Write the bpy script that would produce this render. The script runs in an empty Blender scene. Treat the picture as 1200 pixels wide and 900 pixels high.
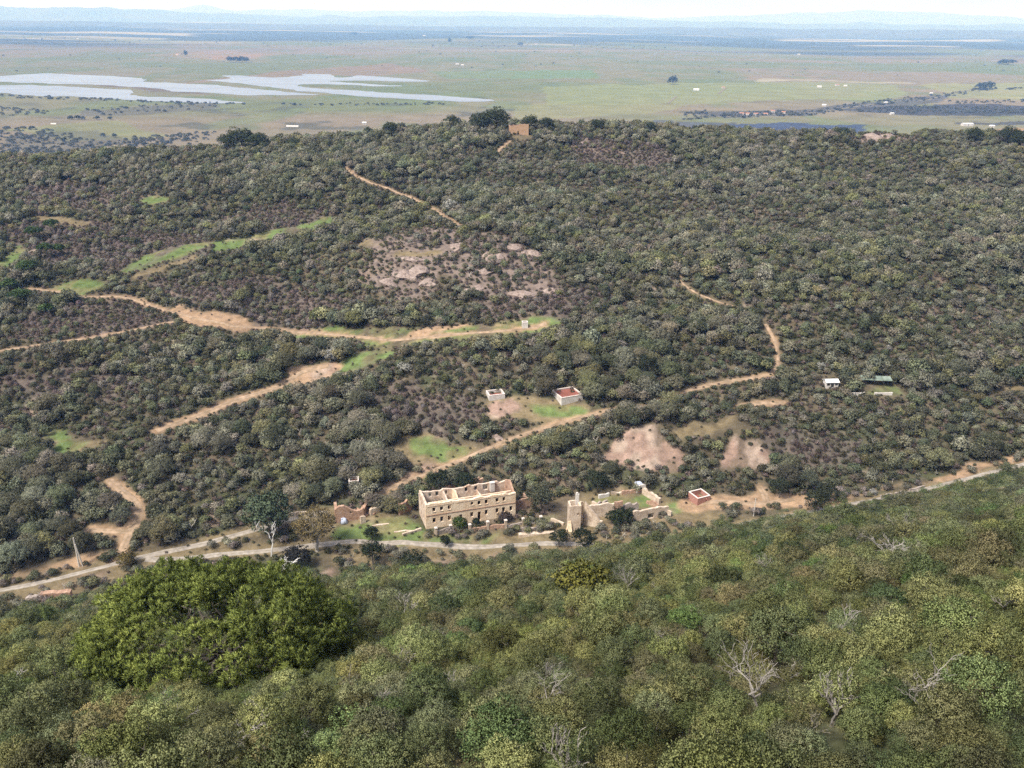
import bpy, math, random
import numpy as np
from mathutils import Matrix, Vector

# ------------------------------------------------------------------ camera, sky, sun
SC = bpy.context.scene
COL = SC.collection
CZ = 232.0                       # camera height above the plain
PITCH, ROLL = math.radians(22.4), math.radians(0.75)
FPX = 1039.0                     # focal length in pixels of the 1200 px wide photograph

cd = bpy.data.cameras.new('camera'); cam = bpy.data.objects.new('camera', cd); COL.objects.link(cam)
cd.sensor_width = 36.0; cd.lens = 36.0 * FPX / 1200.0
cd.clip_start = 0.5; cd.clip_end = 300000
cam.matrix_world = (Matrix.Translation((0, 0, CZ)) @ Matrix.Rotation(math.pi / 2 - PITCH, 4, 'X')
                    @ Matrix.Rotation(ROLL, 4, 'Z'))
SC.camera = cam

SUN_EL, SUN_AZ = math.radians(54), math.radians(227)     # azimuth clockwise from +Y (left, a little behind)
W = bpy.data.worlds.new('World'); SC.world = W; W.use_nodes = True
nt = W.node_tree; nt.nodes.clear()
out = nt.nodes.new('ShaderNodeOutputWorld')
sky = nt.nodes.new('ShaderNodeTexSky'); sky.sky_type = 'NISHITA'; sky.sun_disc = False
sky.sun_elevation = SUN_EL; sky.sun_rotation = SUN_AZ; sky.altitude = 400
bg1 = nt.nodes.new('ShaderNodeBackground'); bg1.inputs[1].default_value = 0.10
nt.links.new(sky.outputs[0], bg1.inputs[0])
tc = nt.nodes.new('ShaderNodeTexCoord')
mp = nt.nodes.new('ShaderNodeMapping'); mp.inputs['Scale'].default_value = (3.0, 3.0, 16.0)
nt.links.new(tc.outputs['Generated'], mp.inputs[0])
nz = nt.nodes.new('ShaderNodeTexNoise'); nz.inputs['Scale'].default_value = 2.2; nz.inputs['Detail'].default_value = 6
nt.links.new(mp.outputs[0], nz.inputs[0])
rmp = nt.nodes.new('ShaderNodeValToRGB')
rmp.color_ramp.elements[0].position = 0.32; rmp.color_ramp.elements[0].color = (0.66, 0.70, 0.92, 1)
rmp.color_ramp.elements[1].position = 0.62; rmp.color_ramp.elements[1].color = (0.84, 0.86, 1.0, 1)
nt.links.new(nz.outputs[0], rmp.inputs[0])
bg2 = nt.nodes.new('ShaderNodeBackground'); bg2.inputs[1].default_value = 0.46
nt.links.new(rmp.outputs[0], bg2.inputs[0])
mx = nt.nodes.new('ShaderNodeMixShader'); mx.inputs[0].default_value = 0.88
nt.links.new(bg1.outputs[0], mx.inputs[1]); nt.links.new(bg2.outputs[0], mx.inputs[2])
nt.links.new(mx.outputs[0], out.inputs[0])

sl = bpy.data.lights.new('sun', 'SUN'); sun = bpy.data.objects.new('sun', sl); COL.objects.link(sun)
sl.energy = 3.2; sl.angle = math.radians(15); sl.color = (1.0, 0.94, 0.85)
sd = Vector((math.sin(SUN_AZ) * math.cos(SUN_EL), math.cos(SUN_AZ) * math.cos(SUN_EL), math.sin(SUN_EL)))
sun.rotation_euler = sd.to_track_quat('Z', 'Y').to_euler()

SC.view_settings.view_transform = 'Standard'; SC.view_settings.look = 'None'
SC.view_settings.exposure = 1.15; SC.view_settings.gamma = 1.0; SC.view_settings.use_curve_mapping = False
SC.cycles.max_bounces = 6; SC.cycles.diffuse_bounces = 3; SC.cycles.volume_bounces = 1
SC.cycles.use_denoising = False

rng = np.random.default_rng(7); random.seed(7)

# ------------------------------------------------------------------ helpers
def hash2(ix, iy, seed):
    n = (ix.astype(np.int64) * 374761393 + iy.astype(np.int64) * 668265263 + seed * 974634541) & 0x7fffffff
    n = ((n ^ (n >> 13)) * 1274126177) & 0x7fffffff
    n = n ^ (n >> 16)
    return (n & 0xffffff) / float(0xffffff)

def vnoise(x, y, seed=0):
    x = np.asarray(x, float); y = np.asarray(y, float)
    ix = np.floor(x); iy = np.floor(y); fx = x - ix; fy = y - iy
    fx = fx * fx * fx * (fx * (fx * 6 - 15) + 10); fy = fy * fy * fy * (fy * (fy * 6 - 15) + 10)
    a = hash2(ix, iy, seed); b = hash2(ix + 1, iy, seed); c = hash2(ix, iy + 1, seed); d = hash2(ix + 1, iy + 1, seed)
    return (a + (b - a) * fx) * (1 - fy) + (c + (d - c) * fx) * fy

def fbm(x, y, seed=0, oct=4):
    s = 0; a = 0.5; t = 0
    for k in range(oct):
        s = s + a * vnoise(np.asarray(x) * 2 ** k + 17.3 * k, np.asarray(y) * 2 ** k - 9.1 * k, seed + k); t += a; a *= 0.5
    return s / t

def sstep(a, b, v):
    t = np.clip((np.asarray(v, float) - a) / (b - a), 0, 1); return t * t * (3 - 2 * t)

cp, sp, cr, sr = math.cos(PITCH), math.sin(PITCH), math.cos(ROLL), math.sin(ROLL)
FWD = np.array([0, cp, -sp]); UP0 = np.array([0, sp, cp]); RT0 = np.array([1.0, 0, 0])
RT = RT0 * cr + UP0 * sr; UP = -RT0 * sr + UP0 * cr

def ray(u, v):
    return FWD + RT * ((u - 600) / FPX) + UP * ((450 - v) / FPX)

def project(x, y, z):
    p = np.stack([np.asarray(x, float), np.asarray(y, float), np.asarray(z, float) - CZ], -1)
    w = p @ FWD; w = np.where(w < 0.1, 0.1, w)
    return 600 + FPX * (p @ RT) / w, 450 - FPX * (p @ UP) / w

# ------------------------------------------------------------------ terrain
def plane_hit(u, v, z):
    d = ray(u, v); t = (z - CZ) / d[2]; return d[0] * t, d[1] * t

def zfloor(x):
    x = np.asarray(x, float)
    return CZ - 135 + np.where(x > 0, 0.045, 0.02) * np.clip(x, -300, 300)

_pts = [plane_hit(0, 694, CZ - 137.6), plane_hit(560, 641, CZ - 135.2), plane_hit(1200, 546, CZ - 128)]
_cf = np.polyfit([p[0] for p in _pts], [p[1] for p in _pts], 2)
def yvalley(x):
    x = np.asarray(x, float); xc = np.clip(x, -260, 300)
    return np.polyval(_cf, xc) + (x - xc) * 0.1

def yridge(x):
    return 628 + 0.10 * np.clip(x, -500, 500)

_rx, _rz = [], []
for (u, v) in [(-300, 204), (-100, 196), (0, 191), (100, 187), (200, 182), (300, 173), (400, 165), (450, 160), (520, 155), (600, 151), (700, 151),
               (800, 156), (900, 162), (1000, 163), (1100, 161), (1200, 163), (1400, 170), (1600, 176)]:
    d = ray(u, v); t = 628 / (d[1] - 0.10 * d[0]); _rx.append(d[0] * t); _rz.append(CZ + d[2] * t)

BUMPS = []   # x, y, rx, ry, height
PADS = []    # cx, cy, ang, half_l, half_w, z, margin
LAKE_C = (-900.0, 3500.0)

def plain_z(x, y):
    r = np.hypot(x, y)
    fl = 1 - np.exp(-(((x - LAKE_C[0]) / 2600) ** 6 + ((y - LAKE_C[1]) / 1350) ** 6))
    a = 2 + 7 * (fbm(x / 800, y / 800, 51, 3) - 0.5) * fl
    a = a + sstep(4500, 8000, r) * 60 * (fbm(x / 2600, y / 2600, 57, 3) - 0.42) * sstep(-40000, 0, y)
    return a * sstep(0, 1, 1) + 0 * x

def h(x, y):
    x = np.asarray(x, float); y = np.asarray(y, float)
    yv = yvalley(x); zf = zfloor(x); yr = yridge(x); zr = np.interp(x, _rx, _rz)
    yy = np.maximum(y, 0)
    near = 0.64 * 6 * np.logaddexp(0, (yv - 15 - yy) / 6)
    near = near + (fbm(x / 30, y / 30, 3, 3) - 0.5) * 4.5 * sstep(8, 40, yv - y)
    near = near - 0.02 * np.clip(-y, 0, 4000) - 6 * sstep(0, 60, -y)
    s = (y - yv - 9) / (yr - yv - 9)
    hill = (zr - zf) * (np.clip(s, 0, 1) ** 0.96)
    env = sstep(0.03, 0.25, s) * (1 - sstep(0.80, 1.0, s))
    hill = hill + env * ((fbm(x / 110 + 3, y / 90, 11, 3) - 0.5) * 22 + (fbm(x / 32, y / 28, 15, 2) - 0.5) * 4.0)
    d = np.clip(y - yr, 0, None)
    hill = hill - 0.42 * (np.sqrt(d * d + 60 ** 2) - 60)
    z = zf + near + hill
    for (bx, by, brx, bry, bh) in BUMPS:
        z = z + bh * np.exp(-((x - bx) / brx) ** 2 - ((y - by) / bry) ** 2)
    for (bx, by, brx, bry, bh) in BUMPS[4:6]:
        wgt = np.exp(-((x - bx) / 17) ** 4 - ((y - by) / 14) ** 4)
        z = z + wgt * ((fbm(x / 4.0, y / 8, 131, 3) - 0.5) * 5.0)
    for (cx, cy, an, hl, hw, zp, mg) in PADS:
        ca, sa = math.cos(an), math.sin(an)
        lx = np.abs((x - cx) * ca + (y - cy) * sa) - hl; ly = np.abs(-(x - cx) * sa + (y - cy) * ca) - hw
        dd = np.hypot(np.maximum(lx, 0), np.maximum(ly, 0))
        z = z + (zp - z) * (1 - sstep(0, mg, dd))
    pz = plain_z(x, y)
    k = 5.0
    return k * np.logaddexp(np.clip(z, -400, None) / k, pz / k) - k * np.exp(-np.abs(z - pz) / k) * 0.0

_T = np.concatenate([np.arange(12, 760, 1.0), 760 * 1.012 ** np.arange(1, 420)])
def G(u, v, up=0.0):
    """the place on the ground seen at photo pixel (u, v)"""
    d = ray(u, v)
    X, Y, Z = d[0] * _T, d[1] * _T, CZ + d[2] * _T
    below = Z < h(X, Y)
    if not below.any():
        i = len(_T) - 1; return Vector((X[i], Y[i], Z[i]))
    i = int(np.argmax(below)); a, b = _T[max(i - 1, 0)], _T[i]
    for _ in range(18):
        m = 0.5 * (a + b)
        if CZ + d[2] * m < float(h(d[0] * m, d[1] * m)): b = m
        else: a = m
    return Vector((d[0] * b, d[1] * b, CZ + d[2] * b + up))

def GP(u, v, z=2.0):
    x, y = plane_hit(u, v, z); return Vector((x, y, z))

for (u, v, rx_, ry_, hh) in [(560, 300, 55, 45, 9), (470, 335, 30, 24, 5), (110, 290, 60, 40, 5), (300, 300, 50, 30, 4), (765, 512, 15, 10, 7),
                             (880, 512, 13, 9, 7), (1030, 164, 17, 14, 4.5), (580, 160, 22, 16, 2.0), (930, 330, 70, 60, 6), (90, 440, 60, 35, 5)]:
    p = G(u, v); BUMPS.append((p.x, p.y, rx_, ry_, hh))

# terrace of the big ruin, its local frame: origin front-left corner, x along the front
ZT = float(zfloor(-10)) + 1.3
A0 = Vector((*plane_hit(499.5, 620.3, ZT), ZT)); A1 = Vector((*plane_hit(604, 603.8, ZT), ZT))
RUIN_L = (A1 - A0).length; RUIN_ANG = math.atan2(A1.y - A0.y, A1.x - A0.x)
ex = (A1 - A0).normalized(); ey = Vector((-ex.y, ex.x, 0))
RUIN_W = 9.2
pc = A0 + ex * (RUIN_L / 2 + 2) + ey * 4.0
PADS.append((pc.x, pc.y, RUIN_ANG, RUIN_L / 2 + 8, 9.5, ZT, 9))
tw = Vector((*plane_hit(672, 622, ZT), ZT)); tw2 = Vector((*plane_hit(735, 602, ZT + .5), ZT + .5))
PADS.append(((tw.x + tw2.x) / 2 + 5, (tw.y + tw2.y) / 2 + 3, 0.25, 22, 9, ZT + .4, 9))

# ------------------------------------------------------------------ mesh helpers
def link(o, parent=None):
    COL.objects.link(o)
    if parent is not None: o.parent = parent
    return o

def tag(o, label=None, cat=None, group=None, kind=None):
    if label: o['label'] = label
    if cat: o['category'] = cat
    if group: o['group'] = group
    if kind: o['kind'] = kind
    return o

def empty(name, loc, rz=0.0, label=None, cat=None, group=None):
    o = bpy.data.objects.new(name, None); o.empty_display_size = 0.5
    o.location = loc; o.rotation_euler = (0, 0, rz); link(o)
    return tag(o, label, cat, group)

class MB:
    def __init__(s): s.v = []; s.f = []
    def quad_box(s, p):          # 8 points: bottom 4 ccw, top 4 ccw
        b = len(s.v); s.v += [tuple(q) for q in p]
        s.f += [(b, b + 3, b + 2, b + 1), (b + 4, b + 5, b + 6, b + 7)] + [(b + i, b + (i + 1) % 4, b + 4 + (i + 1) % 4, b + 4 + i) for i in range(4)]
    def box(s, x0, x1, y0, y1, z0, z1):
        s.quad_box([(x0, y0, z0), (x1, y0, z0), (x1, y1, z0), (x0, y1, z0), (x0, y0, z1), (x1, y0, z1), (x1, y1, z1), (x0, y1, z1)])
    def tube(s, pts, rad, n=6):
        pts = [Vector(p) for p in pts]; b0 = len(s.v)
        for i, p in enumerate(pts):
            t = (pts[min(i + 1, len(pts) - 1)] - pts[max(i - 1, 0)])
            t = t.normalized() if t.length > 1e-6 else Vector((0, 0, 1))
            a = t.orthogonal().normalized() if abs(t.z) > 0.95 else t.cross(Vector((0, 0, 1))).normalized()
            c = t.cross(a)
            for k in range(n):
                an = 2 * math.pi * k / n; s.v.append(tuple(p + (a * math.cos(an) + c * math.sin(an)) * rad[i]))
        for i in range(len(pts) - 1):
            for k in range(n):
                s.f.append((b0 + i * n + k, b0 + i * n + (k + 1) % n, b0 + (i + 1) * n + (k + 1) % n, b0 + (i + 1) * n + k))
        s.f.append(tuple(b0 + k for k in reversed(range(n)))); s.f.append(tuple(b0 + (len(pts) - 1) * n + k for k in range(n)))
    def wall(s, p0, p1, T, top, z0=0.0, openings=(), step=0.7):
        """wall from p0 to p1 (2-D), T thick to its left, top(s) height, real openings (s0, s1, za, zb)"""
        p0 = Vector((p0[0], p0[1], 0)); p1 = Vector((p1[0], p1[1], 0)); L = (p1 - p0).length
        e = (p1 - p0) / L; n = Vector((-e.y, e.x, 0))
        br = {0.0, L}
        for k in range(1, int(L / step)): br.add(k * L / int(L / step))
        br = [b for b in br if not any(o[0] - 0.2 < b < o[1] + 0.2 for o in openings)] + [q for o in openings for q in o[:2]]
        br = sorted(set([0.0, L] + br))
        for a, b in zip(br[:-1], br[1:]):
            if b - a < 1e-4: continue
            ta, tb = top(a), top(b); m = 0.5 * (a + b); cur = z0
            segs = []
            for o in sorted([o for o in openings if o[0] - 1e-6 <= m <= o[1] + 1e-6], key=lambda q: q[2]):
                if o[2] > cur: segs.append((cur, o[2], cur, o[2]))
                cur = o[3]
            if cur < min(ta, tb): segs.append((cur, ta, cur, tb))
            P = lambda q, w, z: p0 + e * q + n * w + Vector((0, 0, z))
            for (za, zb, zc, zd) in segs:
                s.quad_box([P(a, 0, za), P(b, 0, zc), P(b, T, zc), P(a, T, za), P(a, 0, zb), P(b, 0, zd), P(b, T, zd), P(a, T, zb)])
    def mesh(s, name):
        me = bpy.data.meshes.new(name); me.from_pydata([tuple(q) for q in s.v], [], s.f); me.update(); return me
    def build(s, name, mat, parent=None, smooth=False):
        me = s.mesh(name); me.materials.append(mat)
        if smooth: me.polygons.foreach_set('use_smooth', [True] * len(me.polygons))
        return link(bpy.data.objects.new(name, me), parent)

def jag(base, amp, seed, lo=0.3, sc=0.8):
    return lambda s: max(lo, base + 1.25 * amp * (2 * float(fbm(s * sc + seed * 7.7, seed * 3.1, seed, 3)) - 1.0))

# ------------------------------------------------------------------ materials
def mat_new(name):
    m = bpy.data.materials.new(name); m.use_nodes = True; t = m.node_tree; t.nodes.clear()
    o = t.nodes.new('ShaderNodeOutputMaterial'); return m, t, o

def mat_noise(name, cols, scale=1.0, rough=0.9, detail=6, bump=0.0, dist=0.1, pos=None, scale2=None, spec=0.2):
    """ramp of colours over object-space noise, with a second fine noise multiplied in"""
    m, t, o = mat_new(name)
    tc = t.nodes.new('ShaderNodeTexCoord'); n = t.nodes.new('ShaderNodeTexNoise')
    n.inputs['Scale'].default_value = scale; n.inputs['Detail'].default_value = detail; n.inputs['Roughness'].default_value = 0.62
    t.links.new(tc.outputs['Object'], n.inputs[0])
    r = t.nodes.new('ShaderNodeValToRGB'); el = r.color_ramp.elements
    while len(el) < len(cols): el.new(0.5)
    for i, c in enumerate(cols):
        el[i].position = pos[i] if pos else 0.3 + 0.4 * i / max(1, len(cols) - 1); el[i].color = (*c, 1)
    t.links.new(n.outputs[0], r.inputs[0])
    n2 = t.nodes.new('ShaderNodeTexNoise'); n2.inputs['Scale'].default_value = scale2 or scale * 7; n2.inputs['Detail'].default_value = 4
    t.links.new(tc.outputs['Object'], n2.inputs[0])
    mr = t.nodes.new('ShaderNodeMapRange'); mr.inputs[1].default_value = 0.3; mr.inputs[2].default_value = 0.7; mr.inputs[3].default_value = 0.7; mr.inputs[4].default_value = 1.25
    t.links.new(n2.outputs[0], mr.inputs[0])
    mu = t.nodes.new('ShaderNodeMixRGB'); mu.blend_type = 'MULTIPLY'; mu.inputs[0].default_value = 1
    t.links.new(r.outputs[0], mu.inputs[1]); t.links.new(mr.outputs[0], mu.inputs[2])
    b = t.nodes.new('ShaderNodeBsdfPrincipled'); b.inputs['Roughness'].default_value = rough; b.inputs['Specular IOR Level'].default_value = spec
    t.links.new(mu.outputs[0], b.inputs['Base Color'])
    if bump:
        bp = t.nodes.new('ShaderNodeBump'); bp.inputs['Strength'].default_value = bump; bp.inputs['Distance'].default_value = dist
        t.links.new(n2.outputs[0], bp.inputs['Height']); t.links.new(bp.outputs[0], b.inputs['Normal'])
    t.links.new(b.outputs[0], o.inputs[0]); return m

def mat_leaf(name, transl=0.25, lo=0.62, hi=1.45):
    m, t, o = mat_new(name)
    a = t.nodes.new('ShaderNodeAttribute'); a.attribute_type = 'INSTANCER'; a.attribute_name = 'tint'
    s = t.nodes.new('ShaderNodeAttribute'); s.attribute_name = 'shade'
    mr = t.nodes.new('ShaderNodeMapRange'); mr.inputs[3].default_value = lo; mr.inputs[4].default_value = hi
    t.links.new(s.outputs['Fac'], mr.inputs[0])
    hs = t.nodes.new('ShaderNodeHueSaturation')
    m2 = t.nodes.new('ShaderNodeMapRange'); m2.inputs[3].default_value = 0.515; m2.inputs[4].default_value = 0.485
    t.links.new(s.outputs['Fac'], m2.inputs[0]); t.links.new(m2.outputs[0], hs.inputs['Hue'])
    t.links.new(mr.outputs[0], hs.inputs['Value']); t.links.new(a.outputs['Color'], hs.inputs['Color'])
    d = t.nodes.new('ShaderNodeBsdfDiffuse'); tr = t.nodes.new('ShaderNodeBsdfTranslucent')
    t.links.new(hs.outputs[0], d.inputs[0]); t.links.new(hs.outputs[0], tr.inputs[0])
    mxs = t.nodes.new('ShaderNodeMixShader'); mxs.inputs[0].default_value = transl
    t.links.new(d.outputs[0], mxs.inputs[1]); t.links.new(tr.outputs[0], mxs.inputs[2])
    t.links.new(mxs.outputs[0], o.inputs[0]); return m

M = {}
M['leaf'] = mat_leaf('leaf', 0.25, 0.68, 1.36); M['needle'] = mat_leaf('needle', 0.3, 0.42, 1.75)
M['bark'] = mat_noise('bark', [(0.10, 0.085, 0.07), (0.20, 0.18, 0.155)], 3, bump=0.5)
M['pale_bark'] = mat_noise('pale_bark', [(0.34, 0.31, 0.27), (0.52, 0.49, 0.44)], 3, bump=0.4)
M['dead_wood'] = mat_noise('dead_wood', [(0.20, 0.185, 0.17), (0.33, 0.305, 0.285)], 2, bump=0.3)
M['crest_stone'] = mat_noise('crest_stone', [(0.34, 0.21, 0.13), (0.50, 0.34, 0.22)], 0.6, bump=0.6, scale2=2.5)
M['white_wood'] = mat_noise('white_wood', [(0.42, 0.41, 0.40), (0.64, 0.63, 0.61)], 2, bump=0.3)
M['stone'] = mat_noise('ruin_plaster', [(0.50, 0.34, 0.225), (0.68, 0.52, 0.365), (0.76, 0.62, 0.465), (0.78, 0.67, 0.54)], 0.45, bump=0.7, dist=0.12, pos=[0.28, 0.42, 0.55, 0.72], scale2=2.6)
M['pale_stone'] = mat_noise('pale_stone', [(0.36, 0.27, 0.20), (0.52, 0.42, 0.33), (0.64, 0.55, 0.46)], 0.6, bump=0.7, dist=0.12, scale2=3.0)
M['red_stone'] = mat_noise('red_stone', [(0.27, 0.16, 0.115), (0.38, 0.245, 0.175), (0.46, 0.335, 0.255)], 0.8, bump=0.8, dist=0.15, scale2=3.0)
M['grey_stone'] = mat_noise('grey_stone', [(0.20, 0.17, 0.15), (0.33, 0.28, 0.25), (0.42, 0.37, 0.33)], 0.8, bump=0.8, dist=0.15, scale2=3)
M['inner_plaster'] = mat_noise('inner_plaster', [(0.36, 0.22, 0.15), (0.54, 0.43, 0.34), (0.62, 0.53, 0.45)], 0.5, bump=0.5, pos=[0.32, 0.46, 0.7], scale2=2.5)
M['white_wall'] = mat_noise('white_wall', [(0.50, 0.46, 0.43), (0.68, 0.65, 0.62)], 0.7, bump=0.2)
M['red_wall'] = mat_noise('red_wall', [(0.32, 0.155, 0.125), (0.42, 0.23, 0.19)], 0.9, bump=0.3)
M['red_floor'] = mat_noise('red_floor', [(0.16, 0.06, 0.045), (0.27, 0.10, 0.075)], 0.5, bump=0.3)
M['coping'] = mat_noise('coping', [(0.58, 0.50, 0.46), (0.72, 0.66, 0.62)], 1.0)
M['rubble'] = mat_noise('rubble', [(0.20, 0.14, 0.10), (0.36, 0.26, 0.19)], 1.2, bump=1.0, dist=0.3)
M['rock'] = mat_noise('rock', [(0.16, 0.122, 0.105), (0.25, 0.195, 0.17), (0.33, 0.27, 0.235)], 0.35, bump=1.0, dist=0.4, scale2=1.4)
M['road'] = mat_noise('road_gravel', [(0.245, 0.215, 0.185), (0.34, 0.305, 0.265)], 0.12, bump=0.15, scale2=0.9)
M['track'] = mat_noise('sandy_track', [(0.235, 0.165, 0.11), (0.36, 0.265, 0.185)], 0.12, bump=0.1, scale2=0.5)
M['pale_wood'] = mat_noise('pole_wood', [(0.46, 0.43, 0.39), (0.60, 0.57, 0.52)], 1.5)
M['roof_tile'] = mat_noise('roof_tile', [(0.32, 0.15, 0.10), (0.42, 0.22, 0.15)], 0.5)
M['roof_pale'] = mat_noise('roof_sheet', [(0.55, 0.56, 0.58), (0.70, 0.70, 0.72)], 0.3)
M['teal_sheet'] = mat_noise('teal_sheet', [(0.10, 0.14, 0.11), (0.26, 0.31, 0.27)], 0.6)
M['blue_sheet'] = mat_noise('blue_sheet', [(0.36, 0.42, 0.60), (0.60, 0.63, 0.72)], 0.9)
M['dark'] = mat_noise('dark_metal', [(0.03, 0.03, 0.032), (0.05, 0.05, 0.052)], 2)

for k_, weed in (('road', (0.17, 0.15, 0.10)), ('track', (0.19, 0.145, 0.085))):
    t = M[k_].node_tree; b = [q for q in t.nodes if q.type == 'BSDF_PRINCIPLED'][0]; src_ = b.inputs['Base Color'].links[0].from_socket
    a = t.nodes.new('ShaderNodeAttribute'); a.attribute_name = 'wear'; n = t.nodes.new('ShaderNodeTexNoise'); n.inputs['Scale'].default_value = 0.5; n.inputs['Detail'].default_value = 6
    tc = t.nodes.new('ShaderNodeTexCoord'); t.links.new(tc.outputs['Object'], n.inputs[0])
    ad = t.nodes.new('ShaderNodeMath'); ad.operation = 'ADD'; t.links.new(a.outputs['Fac'], ad.inputs[0]); t.links.new(n.outputs[0], ad.inputs[1])
    mr = t.nodes.new('ShaderNodeMapRange'); mr.inputs[1].default_value = 0.75; mr.inputs[2].default_value = 1.25; t.links.new(ad.outputs[0], mr.inputs[0])
    mm = t.nodes.new('ShaderNodeMixRGB'); mm.inputs[1].default_value = (*weed, 1); t.links.new(mr.outputs[0], mm.inputs[0]); t.links.new(src_, mm.inputs[2]); t.links.new(mm.outputs[0], b.inputs['Base Color'])
m, t, o = mat_new('lake_water')
b = t.nodes.new('ShaderNodeBsdfPrincipled'); b.inputs['Base Color'].default_value = (0.13, 0.14, 0.165, 1)
b.inputs['Roughness'].default_value = 0.12; b.inputs['IOR'].default_value = 1.33
tcw = t.nodes.new('ShaderNodeTexCoord'); mpw = t.nodes.new('ShaderNodeMapping'); mpw.inputs['Scale'].default_value = (0.006, 0.02, 1)
nw = t.nodes.new('ShaderNodeTexNoise'); nw.inputs['Scale'].default_value = 1.0; nw.inputs['Detail'].default_value = 5
t.links.new(tcw.outputs['Object'], mpw.inputs[0]); t.links.new(mpw.outputs[0], nw.inputs[0])
mrw = t.nodes.new('ShaderNodeMapRange'); mrw.inputs[1].default_value = 0.35; mrw.inputs[2].default_value = 0.65; mrw.inputs[3].default_value = 0.10; mrw.inputs[4].default_value = 0.19
t.links.new(nw.outputs[0], mrw.inputs[0]); t.links.new(mrw.outputs[0], b.inputs['Roughness'])
t.links.new(b.outputs[0], o.inputs[0]); M['water'] = m

m, t, o = mat_new('ground_cover')
a = t.nodes.new('ShaderNodeAttribute'); a.attribute_name = 'ground_colour'
tcg = t.nodes.new('ShaderNodeTexCoord')
acc = None
for sc_, lo_, hi_ in [(0.012, 0.86, 1.14), (0.35, 0.70, 1.3), (2.2, 0.8, 1.22)]:
    n = t.nodes.new('ShaderNodeTexNoise'); n.inputs['Scale'].default_value = sc_; n.inputs['Detail'].default_value = 7
    t.links.new(tcg.outputs['Object'], n.inputs[0])
    mr = t.nodes.new('ShaderNodeMapRange'); mr.inputs[1].default_value = 0.3; mr.inputs[2].default_value = 0.7
    mr.inputs[3].default_value = lo_; mr.inputs[4].default_value = hi_
    t.links.new(n.outputs[0], mr.inputs[0])
    if acc is None: acc = mr
    else:
        mm = t.nodes.new('ShaderNodeMath'); mm.operation = 'MULTIPLY'
        t.links.new(acc.outputs[0], mm.inputs[0]); t.links.new(mr.outputs[0], mm.inputs[1]); acc = mm
    last = n
mu = t.nodes.new('ShaderNodeMixRGB'); mu.blend_type = 'MULTIPLY'; mu.inputs[0].default_value = 1
t.links.new(a.outputs['Color'], mu.inputs[1]); t.links.new(acc.outputs[0], mu.inputs[2])
bp = t.nodes.new('ShaderNodeBump'); bp.inputs['Strength'].default_value = 0.5; bp.inputs['Distance'].default_value = 0.15
t.links.new(last.outputs[0], bp.inputs['Height'])
b = t.nodes.new('ShaderNodeBsdfDiffuse'); t.links.new(mu.outputs[0], b.inputs[0]); t.links.new(bp.outputs[0], b.inputs[1])
t.links.new(b.outputs[0], o.inputs[0]); M['ground'] = m

# ------------------------------------------------------------------ open places on the ground (tracks, clearings, bare rock)
GX0, GX1, GY0, GY1 = -480, 480, 140, 760
gx = np.arange(GX0, GX1); gy = np.arange(GY0, GY1)
GXX, GYY = np.meshgrid(gx.astype(float), gy.astype(float))
CH = {k: np.zeros(GXX.shape) for k in ('grass', 'tan', 'dirt', 'rock', 'open', 'purple', 'pink')}

def inpoly(px, py, poly):
    r = np.zeros(px.shape, bool); n = len(poly)
    for i in range(n):
        x1, y1 = poly[i][0], poly[i][1]; x2, y2 = poly[(i + 1) % n][0], poly[(i + 1) % n][1]
        if y1 == y2: continue
        c = ((y1 > py) != (y2 > py)) & (px < (x2 - x1) * (py - y1) / (y2 - y1) + x1)
        r ^= c
    return r

def smooth(a, n=1):
    for _ in range(n):
        a = (a + np.roll(a, 1, 0) + np.roll(a, -1, 0) + np.roll(a, 1, 1) + np.roll(a, -1, 1)) / 5
    return a

WARPX = (fbm(GXX / 9, GYY / 9, 71, 3) - 0.5) * 9; WARPY = (fbm(GXX / 9, GYY / 9, 75, 3) - 0.5) * 9
def area(px, ch, val=1.0, opn=1.0, warp=1.0):
    poly = [G(u, v) for u, v in px]
    k = inpoly(GXX + WARPX * warp, GYY + WARPY * warp, poly)
    for c in ch.split('+'):
        CH[c] = np.where(k, np.maximum(CH[c], val), CH[c])
    CH['open'] = np.where(k, np.maximum(CH['open'], opn), CH['open'])

def catmull(P, step):
    out = []
    for i in range(len(P) - 1):
        a, b, c, d = P[max(i - 1, 0)], P[i], P[i + 1], P[min(i + 2, len(P) - 1)]
        n = max(1, int((c - b).length / step))
        for k in range(n):
            s = k / n
            out.append(0.5 * ((2 * b) + (c - a) * s + (2 * a - 5 * b + 4 * c - d) * s * s + (3 * b - a - 3 * c + d) * s ** 3))
    out.append(P[-1]); return out

def line_open(P, w, ch=None, val=0.8, opn=1.0):
    for a, b in zip(P[:-1], P[1:]):
        x0, x1 = min(a.x, b.x) - w - 2, max(a.x, b.x) + w + 2; y0, y1 = min(a.y, b.y) - w - 2, max(a.y, b.y) + w + 2
        i0, i1 = max(0, int(x0 - GX0)), min(len(gx), int(x1 - GX0) + 1); j0, j1 = max(0, int(y0 - GY0)), min(len(gy), int(y1 - GY0) + 1)
        if i0 >= i1 or j0 >= j1: continue
        X = GXX[j0:j1, i0:i1]; Y = GYY[j0:j1, i0:i1]
        dx, dy = b.x - a.x, b.y - a.y; L2 = dx * dx + dy * dy + 1e-9
        s = np.clip(((X - a.x) * dx + (Y - a.y) * dy) / L2, 0, 1)
        dd = np.hypot(X - a.x - s * dx, Y - a.y - s * dy)
        k = dd < w
        if ch: CH[ch][j0:j1, i0:i1] = np.where(k, np.maximum(CH[ch][j0:j1, i0:i1], val), CH[ch][j0:j1, i0:i1])
        CH['open'][j0:j1, i0:i1] = np.where(k, np.maximum(CH['open'][j0:j1, i0:i1], opn), CH['open'][j0:j1, i0:i1])

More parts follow.
